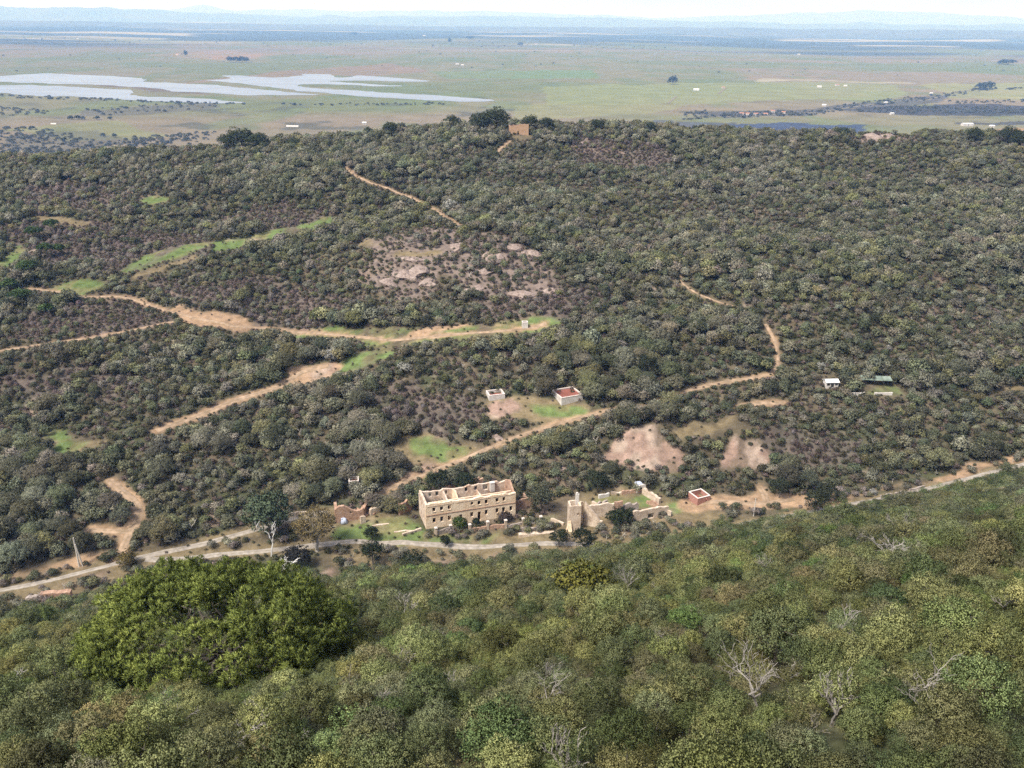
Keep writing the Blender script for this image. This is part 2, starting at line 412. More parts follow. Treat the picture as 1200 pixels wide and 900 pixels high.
RIBBONS = []
def ribbon(name, px, width, mat, verge='tan', vw=1.5, lift=0.10, ground=True, wob=0.25, offx=0):
    P = [G(u, v) if ground else GP(u, v) for u, v in px]
    P = catmull(P, 1.4 if ground else 25)
    if ground and verge: line_open(P, width / 2 + vw, verge, 0.85)
    RIBBONS.append((name, P, width, mat, lift, wob))

# roads and trails, as seen in the photograph
ribbon('road', [(-90, 708), (0, 692), (60, 680), (110, 667), (165, 653), (240, 637), (298, 621), (350, 606), (384, 601)], 2.5, 'road', 'tan', 1.2)
ribbon('road', [(170, 656), (215, 655), (260, 650), (300, 647), (358, 641), (385, 638), (425, 635), (480, 636), (534, 640), (562, 641), (600, 639), (640, 637), (700, 638), (750, 637),
                (815, 627), (838, 624), (880, 612), (940, 602), (990, 592), (1030, 585), (1075, 575), (1130, 562), (1200, 544), (1300, 520)], 2.7, 'road', 'tan', 1.2)
ribbon('track', [(440, 580), (470, 566), (520, 547), (560, 531), (600, 514), (650, 498), (690, 487), (722, 479), (762, 476), (790, 463), (830, 452), (880, 443), (905, 438)], 1.9, 'track', 'dirt', 0.5)
ribbon('trail', [(905, 438), (912, 425), (909, 402), (897, 380)], 1.5, 'track', 'dirt', 0.4)
ribbon('trail', [(865, 360), (822, 346), (801, 333), (797, 322)], 1.3, 'track', 'dirt', 0.2)
ribbon('trail', [(138, 655), (145, 640), (152, 625), (163, 606), (160, 592), (146, 578), (128, 563)], 3.2, 'track', 'dirt', 0.8)
ribbon('trail', [(150, 623), (128, 622), (105, 621)], 2.4, 'track', 'dirt', 1.0)
ribbon('trail', [(183, 505), (230, 488), (280, 468), (322, 455), (352, 437), (385, 428)], 3.2, 'track', 'dirt', 0.8)
ribbon('trail', [(640, 379), (600, 387), (540, 391), (490, 396), (440, 397), (390, 392), (340, 388), (300, 384), (265, 380), (215, 369), (160, 352), (108, 348), (60, 341), (30, 338)], 2.0, 'track', 'dirt', 0.5)
ribbon('trail', [(-20, 415), (0, 411), (60, 402), (130, 392), (205, 377)], 1.8, 'track', 'dirt', 0.4)
ribbon('trail', [(405, 195), (415, 205), (432, 213), (458, 222), (487, 234), (512, 248), (541, 266)], 1.9, 'track', 'dirt', 0.4)
ribbon('trail', [(584, 178), (590, 171), (598, 165)], 1.8, 'track', 'dirt', 0.4)
ribbon('trail', [(868, 476), (890, 473), (918, 472)], 2.4, 'track', 'dirt', 1.0)
ribbon('trail', [(810, 592), (850, 588), (890, 590), (930, 585)], 3.0, 'track', 'dirt', 2.5)
ribbon('trail', [(898, 588), (895, 578), (890, 570)], 2.4, 'track', 'dirt', 1.2)

# clearings
area([(200, 358), (240, 366), (292, 374), (303, 384), (277, 393), (230, 383), (205, 373)], 'dirt')
area([(60, 335), (100, 328), (125, 332), (100, 346), (55, 344)], 'grass')
area([(138, 317), (170, 300), (215, 287), (250, 284), (300, 275), (352, 262), (388, 255), (393, 261), (340, 271), (290, 281), (232, 293), (200, 306), (150, 322)], 'grass', 0.9)
area([(150, 325), (200, 311), (228, 297), (232, 302), (190, 318), (150, 331)], 'tan')
area([(245, 292), (300, 277), (352, 264), (388, 256), (392, 264), (340, 275), (290, 288), (252, 297)], 'grass', 0.9)
area([(158, 238), (178, 228), (198, 231), (190, 241)], 'grass', 0.7)
area([(35, 252), (70, 254), (108, 263), (95, 268), (50, 260)], 'tan')
area([(0, 300), (22, 285), (30, 292), (10, 312), (0, 318)], 'grass', 0.7)
area([(330, 382), (440, 391), (520, 386), (600, 379), (648, 370), (656, 377), (600, 393), (520, 401), (450, 406), (350, 396)], 'grass', 0.9)
area([(470, 391), (600, 380), (620, 380), (560, 386), (480, 396)], 'dirt', 0.7)
area([(386, 428), (420, 412), (458, 405), (466, 416), (420, 433), (390, 441)], 'grass', 1.0)
area([(345, 430), (390, 424), (400, 430), (365, 447), (345, 452)], 'dirt')
area([(450, 522), (470, 512), (495, 505), (560, 520), (575, 526), (545, 541), (490, 546), (462, 538)], 'tan')
area([(470, 516), (498, 507), (560, 523), (540, 536), (488, 539)], 'grass', 1.0)
area([(565, 470), (610, 466), (690, 474), (696, 488), (650, 500), (630, 497), (590, 494), (570, 488)], 'tan')
area([(605, 476), (660, 476), (695, 478), (690, 488), (640, 490)], 'grass', 0.8)
area([(568, 474), (600, 470), (612, 486), (590, 494), (572, 488)], 'pink')
area([(45, 512), (80, 506), (112, 516), (95, 526), (60, 528)], 'grass', 0.7)
area([(75, 520), (110, 515), (122, 520), (100, 530)], 'tan')
area([(705, 535), (720, 520), (752, 498), (775, 505), (800, 535), (795, 548), (740, 552)], 'pink')
area([(840, 545), (845, 525), (875, 512), (905, 530), (912, 545), (890, 556), (855, 552)], 'pink')
area([(775, 490), (800, 497), (850, 488), (870, 492), (862, 510), (830, 512), (790, 505)], 'tan', 0.8)
area([(1005, 455), (1035, 447), (1065, 455), (1060, 464), (1030, 466)], 'grass', 0.6)
area([(1165, 460), (1200, 455), (1200, 463), (1170, 466)], 'tan')
# terrace of the ruins and the road side
area([(300, 628), (340, 615), (400, 607), (470, 600), (490, 622), (620, 616), (640, 585), (760, 575), (800, 590), (830, 604), (830, 622), (700, 641), (560, 645), (440, 640), (360, 646), (230, 655)], 'tan', 0.55, 0.8)
area([(440, 610), (485, 605), (500, 628), (600, 622), (560, 634), (470, 632), (380, 634), (400, 616)], 'grass', 0.75, 0.8)
area([(618, 606), (660, 590), (680, 600), (664, 618), (630, 620)], 'grass', 0.9)
area([(695, 586), (760, 580), (766, 590), (735, 594), (692, 594)], 'grass', 0.85)
area([(770, 588), (805, 586), (810, 598), (785, 600)], 'grass', 0.9)
area([(780, 600), (850, 595), (880, 602), (840, 616), (790, 618)], 'tan', 0.8)
area([(405, 642), (560, 646), (700, 643), (700, 652), (560, 658), (480, 668), (400, 668), (380, 652)], 'tan', 0.8, 0.75)
area([(380, 668), (398, 662), (410, 672), (395, 690), (378, 685)], 'pink', 0.8)
area([(445, 668), (470, 664), (480, 672), (455, 680)], 'pink', 0.8)
area([(495, 655), (520, 652), (530, 664), (505, 672)], 'pink', 0.7)
area([(0, 672), (60, 655), (150, 648), (165, 655), (110, 662), (0, 686)], 'dirt', 0.6)
area([(0, 698), (90, 678), (160, 662), (200, 660), (150, 690), (90, 705), (0, 722)], 'tan', 0.7, 0.8)
area([(840, 588), (930, 578), (1000, 580), (1080, 560), (1200, 522), (1200, 536), (1080, 568), (990, 586), (930, 596), (850, 598)], 'dirt', 0.6, 0.7)
# rock and heath zones (shrubs thin out)
area([(430, 285), (500, 265), (560, 270), (620, 285), (655, 320), (640, 350), (560, 345), (520, 320), (470, 340), (425, 330)], 'rock', 1.0, 0.0, 1.6)
area([(415, 318), (470, 296), (515, 300), (512, 345), (470, 355), (430, 345)], 'rock', 1.0, 0.35, 1.2)
area([(540, 290), (600, 280), (645, 300), (640, 325), (580, 330)], 'rock', 1.0, 0.3, 1.2)
area([(420, 288), (440, 280), (455, 286), (430, 294)], 'tan', 0.8)
area([(445, 300), (470, 292), (520, 294), (515, 300), (470, 301)], 'tan', 0.7)
area([(594, 161), (600, 158), (622, 157), (625, 160), (610, 163)], 'tan', 0.5)
area([(1000, 160), (1030, 155), (1070, 158), (1075, 168), (1000, 170)], 'rock', 1.0, 0.2)
area([(670, 160), (700, 156), (705, 168), (680, 170)], 'rock', 0.9, 0.2)
for poly in ([(0, 262), (60, 258), (230, 275), (250, 300), (140, 322), (20, 300)], [(0, 225), (90, 215), (160, 225), (100, 250), (0, 250)],
             [(20, 365), (150, 352), (205, 372), (190, 384), (40, 400), (0, 395)], [(160, 330), (330, 325), (420, 345), (400, 385), (300, 375), (190, 355)],
             [(410, 470), (470, 460), (560, 475), (540, 505), (440, 505)], [(0, 440), (100, 430), (180, 440), (140, 465), (20, 470)],
             [(560, 350), (680, 330), (720, 350), (660, 372), (560, 378)], [(880, 505), (960, 500), (1010, 520), (960, 548), (900, 540)],
             [(640, 170), (760, 165), (800, 190), (700, 200)], [(250, 260), (330, 240), (400, 250), (330, 270)]):
    area(poly, 'purple', 1.0, 0.0, 2.5)
for k in CH: CH[k] = smooth(CH[k], 1 if k == 'open' else 3)

def samp(ch, x, y):
    a = CH[ch]; fx = np.clip(x - GX0, 0, a.shape[1] - 1.001); fy = np.clip(y - GY0, 0, a.shape[0] - 1.001)
    i = fx.astype(int); j = fy.astype(int); u = fx - i; v = fy - j
    r = (a[j, i] * (1 - u) + a[j, i + 1] * u) * (1 - v) + (a[j + 1, i] * (1 - u) + a[j + 1, i + 1] * u) * v
    return np.where((x < GX0) | (x > GX1 - 1) | (y < GY0) | (y > GY1 - 1), 0, r)

# fields, scrub and dark ground out on the plain: world polygons (x, y) read at the plain's level
def fpoly(px): return [GP(u, v) for u, v in px]
FIELDS = [
    (fpoly([(990, 131), (1040, 124), (1100, 122), (1215, 124), (1215, 134), (1100, 136), (1050, 134)]), (0.045, 0.047, 0.055), 0.9),
    (fpoly([(862, 146), (920, 144), (1010, 145), (1010, 160), (850, 160)]), (0.05, 0.065, 0.12), 0.95),
    (fpoly([(770, 141), (870, 144), (860, 149), (760, 150)]), (0.06, 0.07, 0.11), 0.7),
    (fpoly([(810, 133), (870, 131), (960, 129), (1005, 121), (1090, 112), (1150, 103), (1160, 107), (1100, 119), (1010, 128), (960, 134), (860, 138)]), (0.085, 0.085, 0.09), 0.85),
    (fpoly([(1075, 166), (1130, 155), (1210, 150), (1210, 168)]), (0.30, 0.20, 0.12), 0.8),
    (fpoly([(1120, 145), (1210, 141), (1210, 145), (1125, 148)]), (0.05, 0.05, 0.06), 0.8),
    (fpoly([(170, 66), (260, 60), (330, 66), (250, 70)]), (0.26, 0.18, 0.13), 0.45),
    (fpoly([(240, 66), (300, 64), (302, 69), (250, 71)]), (0.30, 0.18, 0.13), 0.35),
    (fpoly([(200, 98), (330, 84), (460, 74), (500, 84), (440, 89), (350, 90)]), (0.22, 0.15, 0.12), 0.6),
    (fpoly([(100, 128), (250, 119), (260, 128), (180, 134), (90, 136)]), (0.11, 0.105, 0.095), 0.75),
    (fpoly([(90, 97), (170, 101), (260, 111), (170, 108)]), (0.13, 0.10, 0.08), 0.8),
    (fpoly([(600, 83), (690, 82), (700, 92), (600, 93)]), (0.12, 0.19, 0.09), 0.7),
    (fpoly([(500, 84), (600, 82), (600, 92), (520, 92)]), (0.13, 0.18, 0.09), 0.7),
    (fpoly([(640, 101), (900, 96), (1060, 99), (1050, 114), (820, 122), (640, 124)]), (0.19, 0.215, 0.11), 0.7),
    (fpoly([(600, 122), (820, 123), (760, 134), (600, 140)]), (0.20, 0.21, 0.11), 0.6),
    (fpoly([(0, 150), (140, 142), (200, 160), (60, 166)]), (0.17, 0.19, 0.09), 0.6),
    (fpoly([(1090, 100), (1210, 97), (1210, 118), (1110, 115)]), (0.22, 0.23, 0.12), 0.7),
    (fpoly([(890, 93), (960, 94), (1075, 97), (1075, 98.2), (960, 95.6), (880, 95)]), (0.30, 0.28, 0.22), 0.8),
    (fpoly([(0, 160), (110, 152), (160, 165), (60, 180), (0, 180)]), (0.09, 0.095, 0.085), 0.55),
]
LAKES = [
    [(-60, 90), (0, 89), (50, 86), (100, 88), (165, 91.5), (175, 96), (240, 99), (280, 102.5), (350, 109), (370, 111), (320, 111.5), (280, 111.5), (210, 107), (165, 102.5), (100, 99), (60, 98), (0, 96), (-60, 96)],
    [(240, 94), (270, 92), (262, 89), (276, 88.2), (320, 91), (352, 88.5), (355, 87), (385, 87), (395, 90.5), (412, 90), (425, 88.5), (500, 94.5), (480, 95.8), (430, 94.6), (388, 95),
     (420, 97.5), (472, 100.8), (440, 101), (385, 98.6), (350, 99), (360, 102), (400, 105), (450, 108.5), (520, 112.5), (580, 117.5), (540, 119), (480, 116), (430, 113.5), (400, 111), (352, 106.5), (312, 101.8), (275, 97)],
    [(-60, 99.5), (0, 99.5), (50, 100), (100, 102.5), (150, 106), (160, 112.3), (210, 114.3), (260, 117), (287, 120.8), (250, 121.4), (200, 119), (155, 117.4), (100, 113.5), (50, 112), (0, 109), (-60, 108)],
]
LAKEW = [[GP(u, v, 2.35) for u, v in L] for L in LAKES]

def lerp(c, d, w): return c + (np.asarray(d) - c) * w[:, None]

def ground_colour(x, y):
    n = len(x); r = np.hypot(x, y)
    n1 = fbm(x / 14, y / 14, 21, 4); n2 = fbm(x / 45, y / 45, 25, 3)
    c = np.tile(np.array([0.100, 0.084, 0.058]), (n, 1))
    c = lerp(c, (0.062, 0.068, 0.038), sstep(0.4, 0.65, n1))
    c = lerp(c, (0.135, 0.105, 0.078), sstep(0.56, 0.75, n2) * 0.8)
    c = lerp(c, (0.130, 0.104, 0.102), samp('purple', x, y) * 0.5)
    edge = lambda ch, k=0.45: sstep(0.25, 0.62, samp(ch, x, y) + (n1 - 0.5) * k)
    c = lerp(c, np.array((0.180, 0.142, 0.124)), edge('rock', 1.7) * 0.85)
    c = lerp(c, np.array((0.165, 0.132, 0.080)), edge('tan', 1.1))
    gr = np.array((0.108, 0.150, 0.054)) + (np.array((0.155, 0.140, 0.070)) - np.array((0.108, 0.150, 0.054))) * (sstep(.48, .66, fbm(x / 6, y / 6, 28, 3)) * .8)[:, None]
    c = lerp(c, gr, edge('grass', 0.8) * sstep(0.18, 0.45, n1) * 0.95)
    c = lerp(c, np.array((0.29, 0.20, 0.13)), edge('dirt', 0.8))
    n3 = fbm(x / 5, y / 5, 29, 3)
    pk = np.array((0.245, 0.172, 0.138)) + (np.array((0.30, 0.235, 0.19)) - np.array((0.245, 0.172, 0.138))) * sstep(.5, .62, n3)[:, None]
    pk = pk + (np.array((0.15, 0.115, 0.085)) - pk) * (sstep(.52, .64, fbm(x / 3.2, y / 8, 30, 3)) * .8)[:, None]
    c = lerp(c, pk, edge('pink', 1.5))
    # the plain
    pw = sstep(760, 1000, r) * sstep(500, 900, y)
    q1 = fbm(x / 420, y / 420, 31, 4); q2 = fbm(x / 160, y / 300, 35, 3); q3 = fbm(x / 1500, y / 900, 39, 3)
    p = np.tile(np.array([0.172, 0.166, 0.108]), (n, 1))
    p = lerp(p, (0.138, 0.155, 0.085), sstep(0.42, 0.62, q1))
    p = lerp(p, (0.200, 0.165, 0.132), sstep(0.5, 0.68, q3) * 0.8)
    p = lerp(p, (0.120, 0.155, 0.078), sstep(0.58, 0.7, q2) * 0.6)
    p = lerp(p, (0.085, 0.088, 0.072), sstep(0.66, 0.76, fbm(x / 120, y / 120, 43, 4)) * (1 - sstep(2200, 3600, r)) * 0.8)
    for poly, col, w in FIELDS:
        k = inpoly(x + (q1 - .5) * 60 * (r / 3000), y + (q2 - .5) * 160 * (r / 3000), poly) & (r > 900)
        p[k] = p[k] * (1 - w) + np.array(col) * w
    far = sstep(8200, 10500, r + (q3 - 0.5) * 6000)
    f = np.tile(np.array([0.055, 0.066, 0.06]), (n, 1))
    f = lerp(f, (0.26, 0.24, 0.19), sstep(0.60, 0.70, fbm(x / 2200, y / 900, 47, 4)))
    p = lerp(p * np.array([0.87, 0.85, 0.78]), f, far)
    return lerp(c, p, pw)

# ground sheet: rings round the viewpoint, fine where the view is near, out to the horizon
rings = np.concatenate([np.arange(4, 20, 2.5), np.arange(20, 130, 1.6), np.arange(130, 320, 1.5), np.arange(320, 720, 2.2), 720 * 1.0105 ** np.arange(1, 560)])
rings = rings[rings < 85000]
az = np.radians(np.concatenate([np.arange(-180, -60, 5.0), np.arange(-60, -36, 1.0), np.arange(-36, 36.01, 0.2), np.arange(37, 60, 1.0), np.arange(60, 180, 5.0)]))
R_, A_ = np.meshgrid(rings, az, indexing='ij'); na = len(az); nr = len(rings)
X = (R_ * np.sin(A_)).ravel(); Y = (R_ * np.cos(A_)).ravel(); Z = h(X, Y)
i, j = np.meshgrid(np.arange(nr - 1), np.arange(na), indexing='ij'); j2 = (j + 1) % na
F = np.stack([i * na + j, i * na + j2, (i + 1) * na + j2, (i + 1) * na + j], -1).reshape(-1, 4)
def np_mesh(name, V, F, attrs=None):
    me = bpy.data.meshes.new(name); k = F.shape[1]
    me.vertices.add(len(V)); me.vertices.foreach_set('co', np.ascontiguousarray(V, dtype=np.float32).ravel())
    me.loops.add(F.size); me.loops.foreach_set('vertex_index', F.astype(np.int32).ravel())
    me.polygons.add(len(F)); me.polygons.foreach_set('loop_start', np.arange(0, F.size, k, dtype=np.int32))
    me.update(calc_edges=True)
    return me
me = np_mesh('ground', np.stack([X, Y, Z], -1), F)
cap = None
at = me.attributes.new('ground_colour', 'FLOAT_COLOR', 'POINT')
gc = ground_colour(X, Y); at.data.foreach_set('color', np.concatenate([gc, np.ones((len(gc), 1))], 1).astype(np.float32).ravel())
me.polygons.foreach_set('use_smooth', np.ones(len(F), bool)); me.materials.append(M['ground'])
tag(link(bpy.data.objects.new('ground', me)), kind='structure')

for nm, P, w, mt, lift, wob in RIBBONS:
    P = [Vector((p.x, p.y, 0)) for p in P]; xs, ys, fs = [], [], []
    for k, p in enumerate(P):
        t_ = (P[min(k + 1, len(P) - 1)] - P[max(k - 1, 0)]); t_ = t_.normalized() if t_.length > 1e-6 else Vector((1, 0, 0))
        n_ = Vector((-t_.y, t_.x, 0)); wl = w / 2 * (1 + wob * (2 * float(fbm(p.x / 5, p.y / 5, 81, 2)) - 1)); wr = w / 2 * (1 + wob * (2 * float(fbm(p.x / 5, p.y / 5, 87, 2)) - 1))
        for s in (-1, -0.62, -0.3, 0, 0.3, 0.62, 1):
            q = p + n_ * (s * (wl if s < 0 else wr)); xs.append(q.x); ys.append(q.y)
    xs = np.array(xs); ys = np.array(ys); zs = h(xs, ys) + lift
    edge = np.tile(np.array([-0.18, -0.01, 0.02, 0.06, 0.02, -0.01, -0.18]), len(P)); zs = zs + edge * (1 if lift < 0.5 else 0)
    fs = np.array([(k * 7 + q, k * 7 + q + 1, (k + 1) * 7 + q + 1, (k + 1) * 7 + q) for k in range(len(P) - 1) for q in range(6)])[:, ::-1]
    me = np_mesh(nm, np.stack([xs, ys, zs], -1), fs)
    at = me.attributes.new('wear', 'FLOAT', 'POINT'); at.data.foreach_set('value', np.tile(np.array([0, .75, 1, .45, 1, .75, 0], np.float32), len(P)))
    me.polygons.foreach_set('use_smooth', np.ones(len(fs), bool)); me.materials.append(M[mt])
    tag(link(bpy.data.objects.new(nm, me)), kind='structure')

for L in LAKEW:
    L = catmull([Vector((q.x, q.y, 0)) for q in L] + [Vector((L[0].x, L[0].y, 0))], 14)[:-1]
    L = [Vector((q.x + 26 * (float(fbm(q.x / 60, q.y / 60, 141, 3)) - .5), q.y + 60 * (float(fbm(q.x / 70, q.y / 70, 145, 3)) - .5), 2.35)) for q in L]
    me = bpy.data.meshes.new('lake'); me.from_pydata([tuple(p) for p in L], [], [tuple(range(len(L)))]); me.materials.append(M['water'])
    tag(link(bpy.data.objects.new('lake', me)), kind='structure')

# pale roads on the plain
for px, w in ([(955, 132), (985, 128), (1005, 125), (1050, 119), (1085, 117.5), (1110, 110), (1146, 104)], 9), ([(842, 110), (847, 106), (851, 103)], 9), ([(783, 121), (788, 117), (793, 113)], 8), ([(805, 138), (850, 137), (900, 135), (955, 132)], 10):
    P = catmull([GP(u, v) for u, v in px], 30)
    me_v, me_f = [], []
    for k, p in enumerate(P):
        t_ = (P[min(k + 1, len(P) - 1)] - P[max(k - 1, 0)]).normalized(); n_ = Vector((-t_.y, t_.x, 0))
        for s in (-1, 1):
            q = p + n_ * (s * w / 2); me_v.append((q.x, q.y, float(h(q.x, q.y)) + 0.5))
        if k: me_f.append((2 * k - 2, 2 * k, 2 * k + 1, 2 * k - 1))
    me = bpy.data.meshes.new('country_road'); me.from_pydata(me_v, [], me_f); me.materials.append(M['road'])
    tag(link(bpy.data.objects.new('country_road', me)), kind='structure')

# distant hill ranges beyond the plain
M['far_hill'] = mat_noise('far_hill', [(0.06, 0.07, 0.06), (0.11, 0.11, 0.09)], 0.0006)
def range_(r0, r1, prof, seed, amp):
    azs = np.radians(np.arange(-46, 46.01, 0.25)); rs = np.linspace(r0, r1, 13)
    RR, AA = np.meshgrid(rs, azs, indexing='ij'); s = (RR - r0) / (r1 - r0)
    px = 600 + FPX * np.tan(AA) / cp * 1.0
    hh = np.interp(px, [p[0] for p in prof], [p[1] for p in prof])
    nz_ = fbm(np.degrees(AA) * 0.55 + 50, RR / 2500, seed, 5)
    z = -30 + (hh * (1 + amp * (nz_ - 0.5))) * np.sin(np.pi * s) ** 0.8
    V = np.stack([(RR * np.sin(AA)).ravel(), (RR * np.cos(AA)).ravel(), z.ravel()], -1); n = len(azs)
    i, j = np.meshgrid(np.arange(len(rs) - 1), np.arange(n - 1), indexing='ij')
    F = np.stack([i * n + j, i * n + j + 1, (i + 1) * n + j + 1, (i + 1) * n + j], -1).reshape(-1, 4)
    me = np_mesh('hills', V, F); me.polygons.foreach_set('use_smooth', np.ones(len(F), bool)); me.materials.append(M['far_hill'])
    tag(link(bpy.data.objects.new('hills', me)), kind='structure')
range_(17000, 23000, [(-200, 120), (200, 105), (500, 90), (650, 110), (900, 150), (1200, 165), (1500, 170)], 61, 0.35)
range_(30000, 40000, [(-200, 560), (0, 430), (150, 430), (250, 300), (400, 250), (560, 330), (700, 300), (900, 230), (1200, 260), (1500, 300)], 63, 0.7)
range_(52000, 66000, [(-200, 300), (200, 480), (235, 760), (270, 560), (420, 560), (560, 680), (660, 560), (760, 380), (860, 560), (1000, 900), (1100, 800), (1200, 600), (1500, 600)], 65, 0.5)

# ------------------------------------------------------------------ ruins, tanks, walls, poles, farms
def frame(loc, ang, name, label, cat, group=None):
    return empty(name, loc, ang, label, cat, group)

def thing_wall(parent, name, p0, p1, T, top, mat, ops=(), z0=-0.8, step=0.7):
    mb = MB(); mb.wall(p0, p1, T, top, z0, ops, step); return mb.build(name, M[mat], parent)

# -- the big two-storey roofless ruin
L, Wd = RUIN_L, RUIN_W
ruin = frame(A0, RUIN_ANG, 'ruined_mine_house', 'large roofless two-storey ochre ruin with rows of windows by the road', 'ruin')
def hole(sf, w, za, zb): return (sf * L - w / 2, sf * L + w / 2, za, zb)
ops = [hole(s, 0.9, 5.3, 6.65) for s in (.089, .172, .256, .587, .666, .789)]
ops += [hole(.507, 0.8, 5.6, 6.6), hole(.866, .8, 5.3, 6.6)]
ops += [hole(s, 0.9, 1.7, 3.3) for s in (.089, .172, .256, .504, .666, .789, .863, .948)] + [hole(.38, .95, 0.15, 3.1), hole(.587, .95, 0.15, 3.1)]
def ftop(s):
    t_ = s / L; b_ = 7.9 - 0.35 * sstep(.3, .45, t_) - 0.25 * sstep(.85, 1, t_)
    return float(b_ + 0.45 * (2 * fbm(s * 1.1, 3.3, 5, 3) - 1))
thing_wall(ruin, 'front_wall', (0, 0), (L, 0), 0.7, ftop, 'stone', ops)
for s in [o for o in ops if o[2] > 4]:                       # shallow sills under the upper windows
    mb = MB(); mb.box(s[0] - .12, s[1] + .12, -0.09, 0.05, s[2] - .16, s[2] - 0.003); mb.build('window_sill', M['pale_stone'], ruin)
mb = MB(); mb.box(0.05, L - .05, -0.10, 0.02, 4.15, 4.40); mb.build('string_course', M['red_stone'], ruin)
for a_, b_ in ((0.02, .30), (.34, .98)):
    mb = MB(); mb.box(a_ * L, b_ * L, -0.08, 0.02, 7.1, 7.22); mb.build('cornice', M['pale_stone'], ruin)
so = [(1.5, 2.2, 5.3, 6.7), (3.6, 4.3, 5.3, 6.7), (5.7, 6.4, 5.3, 6.7), (2.6, 3.3, 1.6, 3.0), (4.8, 5.5, 1.6, 3.0)]
thing_wall(ruin, 'side_wall', (0, Wd - .6), (0, 0.7), 0.6, lambda s: 8.0 + 0.15 * math.sin(s * 3) - 0.02 * s, 'inner_plaster', so)
bo = [hole(s, 0.9, 5.2, 6.7) for s in (.05, .12, .20, .30, .53)] + [hole(.75, 1.5, 4.9, 6.8), hole(.64, .9, 5.2, 6.6)]
thing_wall(ruin, 'rear_wall', (0, Wd - .6), (L, Wd - .6), 0.6, jag(6.9, 0.55, 9, 5), 'inner_plaster', bo)
thing_wall(ruin, 'gable_wall', (L - .6, 0.7), (L - .6, Wd - .6), -0.6, lambda s: 7.0 + 2.1 * max(0, 1 - abs(s - 4.3) / 4.4) + .12 * math.sin(s * 5), 'red_stone', [(3, 3.8, 1.7, 3.2), (5.4, 6.2, 5.3, 6.6)])
thing_wall(ruin, 'partition_wall', (.385 * L, .7), (.385 * L, Wd - .6), 0.45, lambda s: 6.3 + 1.5 * max(0, 1 - abs(s - 5) / 4), 'stone', [(2.6, 3.6, 4.5, 6.2)])
thing_wall(ruin, 'partition_wall', (.275 * L, .7), (.275 * L, Wd - .6), 0.4, jag(6.6, 0.8, 13, 3), 'inner_plaster', [(4.2, 5.2, 4.5, 6.2)])
thing_wall(ruin, 'partition_wall', (.66 * L, .7), (.66 * L, Wd - .6), 0.4, jag(5.6, 0.9, 14, 3), 'inner_plaster', [(4.2, 5.2, 0, 2.2)])
thing_wall(ruin, 'partition_wall', (.66 * L + .41, Wd * .5), (L - 0.61, Wd * .5), 0.4, jag(5.3, 0.7, 15, 3), 'inner_plaster', [(2.2, 3.2, 0, 2.2)])
mb = MB(); mb.box(0.65, L - .65, .72, 2.4, 4.2, 4.45); mb.build('floor_slab', M['rubble'], ruin)  # floor put in so the lower storey stays dark
thing_wall(ruin, 'shading_wall', (0.65, 2.41), (L - .65, 2.41), .4, lambda s: 6.9, 'stone')  # added wall, keeps light from the rooms behind the front windows
mb = MB(); mb.box(0.65, L - .65, .72, 2.40, 6.7, 6.92); mb.build('shading_slab', M['rubble'], ruin)  # added slab hidden behind the parapet, darkens the upper windows
for k in range(7):
    mb = MB(); x_ = 0.9 + k * .95; mb.box(x_, x_ + .2, 2.83, Wd - .62, 4.2, 4.42); mb.build('floor_beam', M['bark'], ruin)
mb = MB(); mb.box(.80 * L, .80 * L + 1.3, Wd - 1.6, Wd - .62, 4.5, 7.3); mb.box(.80 * L - .1, .80 * L + 1.4, Wd - 1.7, Wd - .615, 7.3, 7.5); mb.build('chimney_stack', M['white_wall'], ruin)
r_ = np.random.default_rng(44)
def heap(n, x0, x1, y0, y1, z, rmin, rmax, name, mat, parent):
    """rubble: a heap of broken angular lumps as one mesh"""
    mb = MB()
    for _ in range(n):
        s_ = r_.uniform(rmin, rmax); cx, cy = r_.uniform(x0, x1), r_.uniform(y0, y1); q = Matrix.Rotation(r_.uniform(0, 3), 3, Vector(r_.normal(size=3)).normalized())
        c = [Vector((a, b, d)) for d in (-1, 1) for a, b in ((-1, -1), (1, -1), (1, 1), (-1, 1))]
        mb.quad_box([q @ (k * s_ * .5 * r_.uniform(.6, 1.1)) + Vector((cx, cy, z + s_ * .2)) for k in c])
    o_ = mb.build(name, M[mat], parent); o_['kind'] = 'stuff'; return o_
heap(110, .8, L - .8, 1, Wd - 1, 0.0, .4, 1.4, 'rubble', 'rubble', ruin)

def dressed(p, ang, name, label, cat, group=None): return frame(p, ang, name, label, cat, group)
def lp(x, y, z=0): return A0 + ex * x + ey * y + Vector((0, 0, z))
# low red garden wall carrying on at the right of the ruin
an_ = frame(lp(L + .02, 2.0), RUIN_ANG, 'ruined_wall', 'low ragged reddish wall joined to the right end of the big ruin', 'wall')
thing_wall(an_, 'wall', (0.0, 0), (6.6, 0.6), 0.5, jag(3.4, 0.7, 31, 1.5), 'red_stone')
thing_wall(an_, 'return_wall', (6.6, 1.2), (5.2, 5.5), 0.5, jag(2.4, .8, 32, .6), 'red_stone')
